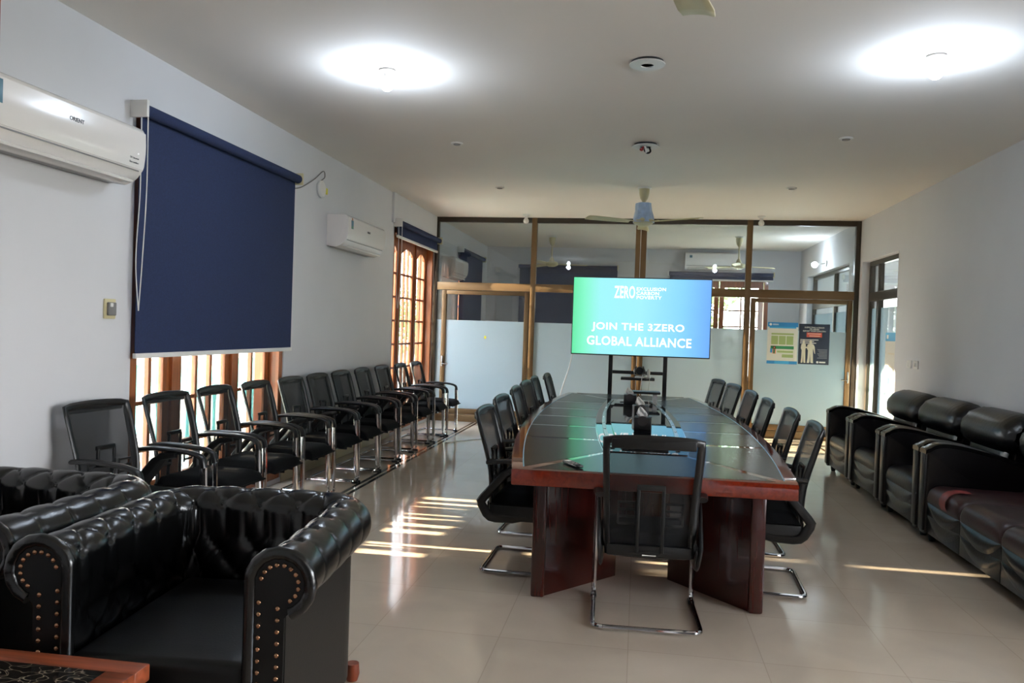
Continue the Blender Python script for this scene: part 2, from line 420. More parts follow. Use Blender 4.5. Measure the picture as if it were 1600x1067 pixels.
# floor inlay strips and skirting
mb = MB(); mb.box((-2.475, YN, 0), (-2.44, YP - 0.05, 0.0012)); struct(mb.obj('trim_2', MT['strip']))
mb = MB(); mb.box((-2.415, YN, 0), (-2.38, YP - 0.05, 0.0012)); struct(mb.obj('trim_3', MT['strip']))
mb = MB(); mb.box((2.42, YN, 0), (2.455, YP - 0.05, 0.0012)); struct(mb.obj('trim_4', MT['strip']))
mb = MB(); mb.box((-2.38, 11.38, 0), (2.42, 11.415, 0.0012)); struct(mb.obj('trim_5', MT['strip']))
mb = MB()
for a, b in ((YN, W1[0]), (W1[1], W2[0])): mb.box((XL, a, 0), (XL + 0.018, b, 0.11), 0.004)
struct(mb.obj('baseboard_left', MT['skirt']))
mb = MB(); mb.box((XR - 0.018, YN, 0), (XR, RD[0], 0.11), 0.004); struct(mb.obj('baseboard_right', MT['skirt']))
# near door jamb (the photographer stands in this doorway)
dj = MB().box((-0.665, YN - 0.17, 0), (-0.553, YN + 0.05, 2.3), 0.006).box((0.62, YN - 0.17, 0), (0.73, YN + 0.05, 2.3), 0.006).box((-0.665, YN - 0.17, 2.3), (0.73, YN + 0.05, 2.4), 0.006).obj('door_1', MT['door_wood'])
struct(dj)

# ---- left windows: teak frame, three sashes, muntins, panes
def arch_top(mb, x0, x1, ya, yb, zt, rise):
    n = 10; pts = [(ya, zt + 0.09)] + [(ya + (yb - ya) * i / n, zt - rise + rise * math.sin(PI * i / n)) for i in range(n + 1)] + [(yb, zt + 0.09)]
    for i in range(n):
        y0 = ya + (yb - ya) * i / n; y1 = ya + (yb - ya) * (i + 1) / n
        z0 = zt - rise + rise * math.sin(PI * i / n); z1 = zt - rise + rise * math.sin(PI * (i + 1) / n)
        P = [(x0, y0, z0), (x1, y0, z0), (x1, y1, z1), (x0, y1, z1), (x0, y0, zt + 0.09), (x1, y0, zt + 0.09), (x1, y1, zt + 0.09), (x0, y1, zt + 0.09)]
        v = [mb.bm.verts.new(p) for p in P]
        for f in ((0, 1, 2, 3), (7, 6, 5, 4), (0, 4, 5, 1), (3, 2, 6, 7), (1, 5, 6, 2), (0, 3, 7, 4)): mb.bm.faces.new([v[k] for k in f])

def french_window(name, y0, y1, x, axis='x', zb=0.04, zt=2.72, sash=((0.0, .62, 2), (.62, 1.44, 3), (1.44, 2.15, 2)), sgn=1):
    """sash list in window-local coords; x = room-side wall plane"""
    root = bpy.data.objects.new(name, None); COL.objects.link(root); struct(root); root.empty_display_size = .05
    L = y1 - y0; xi, xo = x - 0.01, x - TW
    f = MB()
    f.box((xo, y0, zb), (xi, y0 + 0.07, zt)).box((xo, y1 - 0.07, zb), (xi, y1, zt)).box((xo, y0 + 0.07, zt - 0.07), (xi, y1 - 0.07, zt)).box((xo, y0 + .07, zb), (xi, y1 - .07, zb + 0.06))
    k = L / 2.15
    for (a, b, n) in sash[1:]:
        f.box((x - 0.17, y0 + a * k - 0.035, zb + 0.06), (x - 0.085, y0 + a * k + 0.035, zt - 0.07))
    f.obj('frame', MT['wood'], root)
    for (a, b, n) in sash:
        sa = y0 + a * k + (0.07 if a == 0 else 0.035); sb = y0 + b * k - (0.07 if b > 2.1 else 0.035)
        s0, s1 = x - 0.145, x - 0.105; st = 0.075; stl = .15 if a == 0 else st
        zb0, zt0 = zb + 0.06, zt - 0.07; pb, pt = 0.33, 2.52
        m = MB()
        m.box((s0, sa, zb0), (s1, sa + stl, zt0), 0.004).box((s0, sb - st, zb0), (s1, sb, zt0), 0.004).box((s0, sa + stl, zb0), (s1, sb - st, pb))
        arch_top(m, s0, s1, sa + stl, sb - st, pt, 0.09); m.box((s0, sa + stl, pt + 0.085), (s1, sb - st, zt0))
        for z in (0.55, 0.87, 1.19, 1.51, 1.83, 2.15): m.box((s0 + .006, sa + stl, z - 0.014), (s1 - .006, sb - st, z + 0.014))
        for i in range(1, n):
            yy = sa + stl + (sb - sa - st - stl) * i / n; m.box((s0 + .004, yy - 0.016, pb), (s1 - .004, yy + 0.016, pt))
        so_ = m.obj('sash', MT['wood'], root)
        MB().box((x - 0.128, sa + stl - .01, pb - .01), (x - 0.124, sb - st + .01, pt + .02)).obj('pane', MT['wglass'], so_)
    return root
french_window('window_1', W1[0], W1[1], XL)
french_window('window_2', W2[0], W2[1], XL)
french_window('window_3', W3[0] + .4, W3[1], XL, sash=((0.0, 1.07, 3), (1.07, 2.15, 3)))

# back-room window (in the far wall) and hall windows use the same teak sashes turned to face -Y
def back_window(name, x0, x1, y, zb, zt, cols):
    root = bpy.data.objects.new(name, None); COL.objects.link(root); struct(root)
    f = MB().box((x0, y, zb), (x0 + .07, y + TW, zt)).box((x1 - .07, y, zb), (x1, y + TW, zt)).box((x0 + .07, y, zt - .07), (x1 - .07, y + TW, zt)).box((x0 + .07, y, zb), (x1 - .07, y + TW, zb + .07))
    f.obj('frame', MT['wood'], root)
    n = len(cols); L = (x1 - x0 - .14) / n
    for i, c in enumerate(cols):
        a = x0 + .07 + L * i + .008; b = a + L - .016; s = MB()
        s.box((a, y + .1, zb + .07), (a + .09, y + .14, zt - .07)).box((b - .09, y + .1, zb + .07), (b, y + .14, zt - .07)).box((a + .09, y + .1, zt - .19), (b - .09, y + .14, zt - .07)).box((a + .09, y + .1, zb + .07), (b - .09, y + .14, zb + .17))
        for k in range(1, c): xx = a + .09 + (b - a - .18) * k / c; s.box((xx - .014, y + .105, zb + .17), (xx + .014, y + .135, zt - .19))
        z = zb + .5
        while z < zt - .25: s.box((a + .09, y + .107, z - .014), (b - .09, y + .133, z + .014)); z += .32
        o = s.obj('sash', MT['wood'], root); MB().box((a + .08, y + .118, zb + .16), (b - .08, y + .122, zt - .18)).obj('pane', MT['wglass'], o)
    return root
back_window('window_4', BW[0], BW[1], YB, 0.5, 2.6, (3, 2))
back_window('window_5', -2.4, -0.56, YB, 0.9, 2.6, (3, 3))

# ---- glass partition between the two rooms
wp = bpy.data.objects.new('wall_back', None); COL.objects.link(wp); struct(wp)
def pbar(name, lo, hi, m='bronze'): return MB().box(lo, hi, 0.004).obj(name, MT[m], wp)
y0, y1 = YP - 0.04, YP + 0.04
ZT = 3.12
pbar('header', (XL, y0, ZT - 0.055), (XR, y1, ZC), 'bronze_d')
pbar('transom', (XL, y0, 2.02), (XR, y1, 2.14))
pbar('sill', (XL, y0, 0), (XR, y1, 0.11))
for i, (a, b) in enumerate(((XL, -3.10), (-1.655, -1.575), (-0.10, -0.03), (-0.022, 0.06), (1.49, 1.57), (2.985, XR))):
    pbar('mullion', (a, y0 - .005, 0.0), (b, y1 + .005, ZC), 'bronze_d' if i in (0, 5) else 'bronze')
bays = ((-3.10, -1.655), (-1.575, -0.10), (0.06, 1.49), (1.57, 2.985))
for a, b in bays:
    g = MB().box((a - .01, YP - .004, 2.13), (b + .01, YP + .004, ZT - 0.05)).obj('pane', MT['glass'], wp)
FROST = 1.56
for a, b in bays[1:3]:
    MB().box((a - .01, YP - .004, 0.10), (b + .01, YP + .004, 2.03)).obj('pane', MT['glass'], wp)
    MB().box((a, YP - .0065, 0.11), (b, YP - .005, FROST)).obj('frosted_film', MT['frost'], wp)
def glass_door(x0, x1, hx, label):
    d = MB()
    d.box((x0, YP - .03, .115), (x0 + .07, YP + .03, 2.015), .004).box((x1 - .07, YP - .03, .115), (x1, YP + .03, 2.015), .004).box((x0 + .07, YP - .03, 1.955), (x1 - .07, YP + .03, 2.015), .004).box((x0 + .07, YP - .03, .115), (x1 - .07, YP + .03, .2), .004)
    o = d.obj('door_leaf', MT['bronze'], wp)
    MB().box((x0 + .06, YP - .004, .19), (x1 - .06, YP + .004, 1.965)).obj('pane', MT['glass'], o)
    MB().box((x0 + .07, YP - .0065, .2), (x1 - .07, YP - .005, FROST)).obj('frosted_film', MT['frost'], o)
    MB().box((hx - .012, YP - .06, .84), (hx + .012, YP - .03, 1.0), .004).tube([(hx, YP - .055, .88), (hx + (0.09 if x0 < 0 else -0.09), YP - .055, .88)], .009, 8).obj('handle', MT['steel'], o)
glass_door(-3.02, -1.665, -2.985, '')
MB().box((-3.10, YP - .004, .10), (-3.02, YP + .004, 2.03)).obj('pane', MT['glass'], wp)
MB().box((-3.10, YP - .0065, .11), (-3.02, YP - .005, FROST)).obj('frosted_film', MT['frost'], wp)
glass_door(1.58, 2.975, 2.94, '')
tag(MB().box((-2.345, YP - .008, 1.295), (-2.31, YP - .0066, 1.321)).box((-2.336, YP - .0082, 1.282), (-2.319, YP - .0066, 1.334)).obj('tape_marker', MT['yellow']), 'small yellow plus-shaped sticker on the frosted glass door', 'sticker')

# ---- glazed door unit in the right wall, and a second one in the back room
def right_glass(name, rd, split, zt):
    root = bpy.data.objects.new(name, None); COL.objects.link(root); struct(root)
    ya, yb = rd[0], rd[1]; x0, x1 = XR + .10, XR + .17
    f = MB()
    f.box((x0, ya, 0), (x1, ya + .05, zt)).box((x0, yb - .05, 0), (x1, yb, zt)).box((x0, ya + .05, zt - .06), (x1, yb - .05, zt)).box((x0, ya + .05, 2.0), (x1, yb - .05, 2.12))
    f.box((x0, ya + .05, 0), (x1, yb - .05, .1)).box((x0, split - .04, .1), (x1, split + .04, 2.0)).box((x0, split - .025, 2.12), (x1, split + .025, zt - .06))
    f.obj('frame', MT['bronze_d'], root)
    for a, b in ((ya + .05, split - .04), (split + .04, yb - .05)):
        MB().box((x0 + .03, a, .1), (x0 + .038, b, 2.0)).obj('pane', MT['glass'], root)
        MB().box((x0 + .04, a, .1), (x0 + .0415, b, 1.9)).obj('frosted_film', MT['frost'], root)
        MB().box((x0 + .03, a, 2.12), (x0 + .038, b, zt - .06)).obj('pane', MT['glass'], root)
    return root
right_glass('door_2', RD, 11.18, 2.55)
right_glass('door_3', RD2, 13.6, 2.6)

# ---------------------------------------------------------------- outside
struct(MB().box((-60, -30, -0.5), (60, 90, -0.3)).obj('ground', MT['ground']))
struct(MB().box((-5.0, 2.0, -0.3), (XL - TW, YB, -0.02)).obj('balcony_floor', MT['ext']))
rl = thing('balcony_railing', 'teal and white balcony railing outside the blue-blind window', 'railing', (-4.85, 7.0, -0.02))
MB().box((-.06, -5, 1.0), (.06, 8, 1.08), .01).obj('handrail', MT['ext'], rl)
MB().box((-.05, -5, 0), (.05, 8, .12)).obj('kerb', MT['ext'], rl)
bal = MB().lathe([(.03, .12), (.018, .25), (.016, .5), (.028, .62), (.052, .76), (.052, .86), (.03, .94), (.03, 1.0)], n=10).mesh('baluster', MT['teal'])
for i in range(72):
    link('baluster', bal, rl, (0, -4.9 + i * .18, 0))
struct(MB().box((-5.0, 2.0, 1.34), (-4.92, 5.175, 3.2)).box((-5.0, 5.205, 1.34), (-4.92, 8.6, 3.2)).obj('sun_block_fascia', MT['ext']))  # unseen fascia added outside to block sun, slit lets a thin streak through
def tree(x, y, h, cr, label, seed, n=2600):
    t = thing('tree', label, 'tree', (x, y, -0.3), 0, None); R = random.Random(seed)
    MB().tube(smooth([(0, 0, 0), (.1, .05, h * .3), (-.05, .1, h * .55), (.05, 0, h * .75)]), .14, 8).obj('trunk', MT['bark'], t)
    mb = MB(); cen = [(R.uniform(-.6, .6) * cr, R.uniform(-.6, .6) * cr, h * R.uniform(.35, .95), R.uniform(.35, .6) * cr) for _ in range(9)]
    for i in range(n):
        c = cen[i % 9]; d = Vector((R.gauss(0, 1), R.gauss(0, 1), R.gauss(0, .8))).normalized() * c[3] * R.uniform(.5, 1)
        p = Vector(c[:3]) + d; a = Vector((R.gauss(0, 1), R.gauss(0, 1), R.gauss(0, 1))).normalized(); b = a.orthogonal().normalized(); s = R.uniform(.06, .13)
        mb.bm.faces.new([mb.bm.verts.new(p + a * s), mb.bm.verts.new(p + b * s * .5), mb.bm.verts.new(p - a * s), mb.bm.verts.new(p - b * s * .5)])
    mb.obj('foliage', MT['leaf'], t)
tree(1.3, 20.5, 4.2, 1.7, 'leafy green tree outside back-room window, beyond its left sash', 3)
tree(5.2, 22.5, 4.6, 1.7, 'leafy green tree outside back-room window, beyond its right sash', 5)
tree(-9.0, 30.0, 3.6, 2.2, 'green tree seen through the tall wooden window by the partition', 8)
# ---------------------------------------------------------------- conference table
def tpt(s):  # half width of table top at local y s (|s|<=2.54)
    return 0.70 + 0.17 * (1 - (s / 2.54) ** 2)
TL = 2.54
def outline(inset, y0=-TL, y1=TL, n=28):
    L = [(tpt(y0 + (y1 - y0) * i / n) - inset, y0 + (y1 - y0) * i / n) for i in range(n + 1)]
    return L + [(-a, b) for a, b in reversed(L)]
TABX, TABY, TABR = 0.003, 6.45, math.radians(1.9)
tb = thing('conference_table', 'long boat-shaped mahogany conference table with dark inlaid top', 'table', (TABX, TABY, 0), TABR)
MB().prism(outline(0), 0.662, 0.745, 'Z', 0.008).obj('tabletop', MT['mahog'], tb)
ZP = 0.745
# dark veneer panels between glossy bands: two end wedges + five per side
HW = lambda y: 0.245 + 0.085 * (1 - (y / 1.85) ** 2)      # lens outer half width
g = 0.03
ends = []
for s in (-1, 1):
    pts = [(-0.60, s * 2.50), (0.60, s * 2.50), (0.235 - .02, s * (1.83 + .02)), (-0.235 + .02, s * (1.83 + .02))]
    MB().prism(pts, ZP - .002, ZP + .0008, 'Z').obj('veneer_panel', MT['panel'], tb)
cuts = [-1.83, -1.33, -0.65, 0.0, 0.65, 1.33, 1.83]
for s in (-1, 1):
    for i in range(6):
        a, b = cuts[i], cuts[i + 1]
        n = 8; ou = []; inn = []
        lo = a + (g if i > 0 else 0); hi = b - (g if i < 5 else 0)
        ya = lo if i > 0 else -2.46; yb2 = hi if i < 5 else 2.46
        for k in range(n + 1):
            y = ya + (yb2 - ya) * k / n; ou.append((s * (tpt(y) - .065), y))
        if i == 0: inn = [(s * (HW(lo)), -1.83)] + [(s * HW(lo + (hi - lo) * k / n), lo + (hi - lo) * k / n) for k in range(1, n + 1)]
        elif i == 5: inn = [(s * HW(lo + (hi - lo) * k / n), lo + (hi - lo) * k / n) for k in range(n)] + [(s * HW(hi), 1.83)]
        else: inn = [(s * HW(lo + (hi - lo) * k / n), lo + (hi - lo) * k / n) for k in range(n + 1)]
        MB().prism(ou + list(reversed(inn)), ZP - .002, ZP + .0008, 'Z').obj('veneer_panel', MT['panel'], tb)
for s in (-1, 1):
    MB().tube([(s * (tpt(-2.46 + 4.92 * i / 30) - .063), -2.46 + 4.92 * i / 30, ZP + .001) for i in range(31)], .0035, 6, rx=.0025).obj('glass_edge', MT['glass_rim'], tb)
# lens shaped glass centre with grommet bands
def lens(h, L, n=20): 
    R_ = [(h(y), y) for y in [-L + 2 * L * i / n for i in range(n + 1)]]
    return R_ + [(-a, b) for a, b in reversed(R_)]
MB().prism(lens(lambda y: HW(y) - .008, 1.82), ZP - .002, ZP + .006, 'Z').obj('centre_glass', MT['tglass'], tb)
MB().prism(lens(lambda y: 0.135 + .075 * (1 - (y / 1.75) ** 2), 1.74), ZP + .006, ZP + .016, 'Z', .002).obj('raised_glass', MT['tglass'], tb)
for s in (-1, 1):
    n = 24; A = []; B = []
    for i in range(n + 1):
        y = -1.7 + 3.4 * i / n; c = .185 + .08 * (1 - (y / 1.8) ** 2); A.append((s * (c - .013), y)); B.append((s * (c + .013), y))
    bd = MB().prism(A + list(reversed(B)), ZP + .004, ZP + .012, 'Z').obj('silver_band', MT['silver_band'], tb)
    gm = MB()
    for i in range(9):
        y = -1.6 + .4 * i; c = .185 + .08 * (1 - (y / 1.8) ** 2)
        link('grommet', MB().lathe([(.008, 0), (.008, .003), (.004, .004)], n=10).mesh('grommet', MT['chrome']), bd, (s * c, y, ZP + .012))
# splayed pedestal panels
def ped(a, b):
    a, b = Vector(a), Vector(b)
    MB().bar((a.x, a.y, .33), (b.x, b.y, .33), .05, .66, bev=.004).obj('pedestal_panel', MT['mahog_d'], tb)
    MB().box((a.x - .037, a.y - .03, 0), (a.x + .037, a.y + .03, .662), .012).obj('leg_post', MT['mahog_d'], tb)
for sy_ in (-1, 1):
    for sx in (-1, 1):
        ped((sx * .575, sy_ * 2.22), (sx * .17, sy_ * 1.75))
MB().box((-.3, -.45, 0), (.3, .45, .662), .01).obj('centre_plinth', MT['mahog_d'], tb)
def on_table(x, y, dz=0):
    c, s = math.cos(TABR), math.sin(TABR); return (TABX + c * x - s * y, TABY + s * x + c * y, ZP + dz)

# tissue boxes on the raised glass
def tissue_box(x, y, label, seed):
    R = random.Random(seed)
    t = thing('tissue_box', label, 'tissue box', on_table(x, y, .016), TABR + R.uniform(-.12, .12), 'tissue boxes on the conference table')
    MB().box((-.06, -.06, 0), (.06, .06, .10), .006).obj('box', MT['black_p'], t)
    MB().lathe([(.036, 0), (.036, .002)], (0, 0, 0), 24).obj('round_label', MT['label_dark'], t, (0, -.0605, .075)).rotation_euler = (PI / 2, 0, 0)
    MB().box((-.062, -.01, .1), (.062, .01, .102)).obj('slot_trim', MT['dark'], t)
    P = []
    for i in range(9):
        row = []
        for j in range(7):
            u = i / 8 - .5; v = j / 6
            wd = .085 * (1 - .75 * v) if v > .4 else .085 * (.55 + v * .4)
            row.append((u * wd * 1.3 - .02 * v, .012 * math.sin(u * 9 + v * 4) * (.4 + v), .098 + v * (.075 - .03 * abs(u))))
        P.append(row)
    o = MB().grid(P).obj('tissue', MT['paper'], t); md = o.modifiers.new('s', 'SOLIDIFY'); md.thickness = .002
tissue_box(.016, -.86, 'black tissue box nearest the camera on the table centre', 1)
tissue_box(.03, .02, 'black tissue box in the middle of the three on the table', 2)
tissue_box(-.03, 1.10, 'black tissue box farthest along the table, nearest the television', 3)
cp_ = thing('cup_tray', 'small dark flat tray on white feet near the table far end', 'tray', on_table(.12, 1.42, .016), TABR)
MB().box((-.15, -.08, .09), (.15, .08, .115), .008).obj('tray', MT['black_p'], cp_)
for dx in (-.1, .1): MB().box((dx - .02, -.05, 0), (dx + .02, .05, .09), .004).obj('foot', MT['white'], cp_)
rm = thing('remote_control', 'black remote control lying near the table front edge', 'remote', on_table(-.40, -2.36, .0035), TABR + .5)
MB().box((-.022, -.085, 0), (.022, .085, .014), .006).obj('case', MT['black_p'], rm)
for i in range(5):
    for j in range(3): link('button', bpy.data.meshes.get('remote_button') or MB().box((-.004, -.006, 0), (.004, .006, .003), .001).mesh('remote_button', MT['grey_p']), rm, (-.013 + j * .013, -.055 + i * .022, .0135))
MB().box((-.017, .05, .0135), (.017, .075, .0152)).obj('label_strip', MT['p_paper'], rm)

# ---------------------------------------------------------------- cantilever mesh chairs
def make_chair(label):
    t = thing('office_chair', label, 'chair')
    # floor loop + legs
    fr = []
    def corner(p, q, s, r, n=5):
        p, q, s = Vector(p), Vector(q), Vector(s); a = q + (p - q).normalized() * r; b = q + (s - q).normalized() * r
        return [(a * (1 - k / n) + q * (k / n)) * (1 - k / n) + (q * (1 - k / n) + b * (k / n)) * (k / n) for k in range(n + 1)]
    Z = .013
    P = [(-.262, .238, .16), (-.262, .245, Z), (-.262, -.24, Z), (.262, -.24, Z), (.262, .245, Z), (.262, .238, .16)]
    pts = [Vector(P[0])]
    for i in range(1, 5): pts += corner(P[i - 1], P[i], P[i + 1], .055)
    pts.append(Vector(P[-1]))
    MB().tube(pts, .0125, 10).obj('base_tube', MT['chrome'], t)
    for s in (-1, 1):
        MB().tube([(s * .262, .238, .08), (s * .260, .232, .35), (s * .258, .225, .60)], .012, 10, rx=.021).obj('leg', MT['chrome'], t)
        MB().box((s * .262 - .016, .20, 0), (s * .262 + .016, .262, .022), .006).obj('foot_cap', MT['black_p'], t)
        a = smooth([(s * .245, -.22, .655), (s * .258, -.10, .668), (s * .262, .05, .664), (s * .262, .16, .652), (s * .261, .215, .628), (s * .260, .228, .575)], 6)
        n = len(a); MB().tube(a, [.026] * (n - 8) + [.025 - .0006 * k for k in range(8)], 10, rx=[.0145] * (n - 8) + [.016 + .0008 * k for k in range(8)]).obj('armrest', MT['black_p'], t)
        b = [(s * .252, .04, .640), (s * .250, -.06, .622), (s * .248, -.11, .59), (s * .244, -.235, .445), (s * .242, -.252, .42), (s * .240, -.246, .40), (s * .237, -.215, .345), (s * .235, -.195, .328), (s * .232, -.16, .32), (s * .228, -.06, .32), (s * .225, .02, .335)]
        sb_ = MB(); sb_.box((s * .228 - .006, -.20, .31), (s * .228 + .006, .16, .40), .004); sb_.tube(b, .011, 8, rx=[.02, .022, .024, .026, .028, .028, .028, .028, .026, .024, .02]); sb_.obj('side_bracket', MT['black_p'], t)
        MB().lathe([(.009, -.004), (.009, .0), (.006, .003)], (0, 0, 0), 10, 'X').obj('bolt', MT['chrome'], t, (s * .256, -.09, .60))
    # seat
    MB().box((-.222, -.165, .382), (.222, .24, .402), .01).obj('seat_pan', MT['black_p'], t)
    P = []
    for i in range(17):
        u = -1 + 2 * i / 16; row = []
        for j in range(17):
            v = -1 + 2 * j / 16
            x = .24 * u; y = .05 + .25 * v
            edge = max(abs(u) ** 6, abs(v) ** 6)
            z = .475 - .065 * edge ** 1.5 - .012 * (1 - u * u) * (1 - v * v) - (.02 * max(0, v) ** 3)
            row.append((x, y, z))
        P.append(row)
    mb = MB().grid(P)
    rim = [P[i][0] for i in range(17)] + [P[16][j] for j in range(1, 17)] + [P[i][16] for i in range(15, -1, -1)] + [P[0][j] for j in range(15, 0, -1)]
    A = [mb.bm.verts.new(p) for p in rim]; B = [mb.bm.verts.new((p[0] * .97, p[1], .40)) for p in rim]
    for k in range(len(rim)): mb.bm.faces.new((A[k], A[(k + 1) % len(rim)], B[(k + 1) % len(rim)], B[k]))
    mb.bm.faces.new(B); mb.obj('seat', MT['black_soft'], t, angle=60)
    # back: curved ring frame and mesh
    def by(z, x=0):   # back profile
        t_ = z - .60
        return -.195 - .15 * (t_ + math.sqrt(t_ * t_ + .006)) - .012 * (1 - (x / .24) ** 2)
    def hwid(z): return .218 + .022 * (z - .38) / .56
    zt, zb = .935, .372
    ring = []
    N = 12
    for i in range(N + 1): x = -1 + 2 * i / N; ring.append((x * (hwid(zt) - .016), by(zt, x * .24), zt + .010 * (1 - x * x)))
    for i in range(1, N): z = zt - (zt - zb) * i / N; ring.append((hwid(z) - .014, by(z, .235), z))
    for i in range(N + 1): x = 1 - 2 * i / N; ring.append((x * (hwid(zb) - .016), by(zb, x * .24), zb))
    for i in range(1, N): z = zb + (zt - zb) * i / N; ring.append((-(hwid(z) - .014), by(z, .235), z))
    MB().tube(ring, .023, 10, rx=.012, closed=True, up=(0, 1, 0)).obj('back_frame', MT['black_p'], t, angle=60)
    MB().box((-.205, by(zb) - .012, zb - .012), (.205, by(zb) + .018, zb + .045), .008).obj('back_rail', MT['black_p'], t)
    MB().box((-.2, by(zt) - .010, zt - .035), (.2, by(zt) + .012, zt + .012), .008).obj('top_rail', MT['black_p'], t)
    P = []
    for i in range(13):
        z = zb + .02 + (zt - zb - .03) * i / 12
        P.append([(x * (hwid(z) - .02), by(z, x * .24) + .006, z) for x in [-1 + 2 * j / 12 for j in range(13)]])
    MB().grid(P).obj('mesh_panel', MT['mesh'], t)
    # lumbar support: centre hoop and slotted wings behind the mesh
    lm = MB()
    yb_ = lambda z: by(z) - .012
    lm.box((-.068, yb_(.55) - .008, .385), (-.052, yb_(.55) + .008, .70), .003).box((.052, yb_(.55) - .008, .385), (.068, yb_(.55) + .008, .70), .003).box((-.068, yb_(.6) - .008, .69), (.068, yb_(.6) + .008, .715), .003)
    lm.obj('lumbar_hoop', MT['black_p'], t)
    for s in (-1, 1):
        wv = MB(); yy = by(.56) + .012
        wv.box((s * .07 - .006 if s < 0 else .064, yy, .50), (s * .07 + .006 if s < 0 else .076, yy + .006, .63), .002)
        for k in range(4): wv.box((min(s * .07, s * .155), yy, .51 + .035 * k), (max(s * .07, s * .155), yy + .006, .522 + .035 * k), .002)
        wv.box((s * .155 - .005, yy, .515), (s * .155 + .005, yy + .006, .627), .002)
        wv.obj('lumbar_wing', MT['grey_p'] if False else MT['black_p'], t)
    MB().box((-.033, by(zb) - .0135, zb - .004), (.033, by(zb) - .0115, zb + .012)).obj('name_tag', MT['p_paper'], t)
    return t
ch0 = make_chair('black mesh office chair at the near end of the table, back to camera')
ch0.location = (.075, 4.065, 0); ch0.rotation_euler.z = math.radians(2.5)
ordn = ['nearest the camera', 'second from the camera', 'third from the camera', 'fourth from the camera', 'fifth from the camera', 'farthest from the camera, beside the television']
for side, lst in ((-1, [(-.64, 4.79), (-.69, 5.66), (-.73, 6.60), (-.755, 7.35), (-.775, 8.14), (-.715, 8.76)]), (1, [(.74, 4.80), (.76, 5.62), (.735, 6.47), (.725, 7.30), (.685, 8.20), (.605, 8.93)])):
    for i, (x, y) in enumerate(lst):
        rz = (-PI / 2 if side < 0 else PI / 2) + rnd.uniform(-.05, .05) + (0 if side < 0 else (0, 0, .06, .08, .22, .24)[i])
        dup(ch0, (x, y, 0), rz, 'black mesh chair, %s side of table, %s' % ('left' if side < 0 else 'right', ordn[i]), 'chairs along the conference table')
rowlab = ['nearest the camera', 'second from the camera', 'third from the camera', 'fourth from the camera',
          'fifth from the camera', 'sixth, middle of the row', 'fifth from the partition', 'fourth from the partition', 'third from the partition', 'second from the partition', 'next to the glass partition']
rowxy = [(-2.74, 3.98, -.10), (-2.74, 4.66, -.03), (-2.75, 5.28, .02), (-2.74, 5.88, .02), (-2.73, 6.49, 0), (-2.73, 7.07, .0), (-2.73, 7.66, 0), (-2.74, 8.32, .03), (-2.75, 9.02, 0), (-2.73, 9.70, .02), (-2.71, 10.33, 0)]
for (x, y, a), lb in zip(rowxy, rowlab):
    dup(ch0, (x, y, 0), -PI / 2 + a, 'black mesh armchair along the left wall, ' + lb, 'chairs along the left wall')

mp_ = [c for c in kids(ch0) if c.name.startswith('mesh_panel')][0]
mp_.data = mp_.data.copy(); mp_.data.materials[0] = MT['mesh_open']
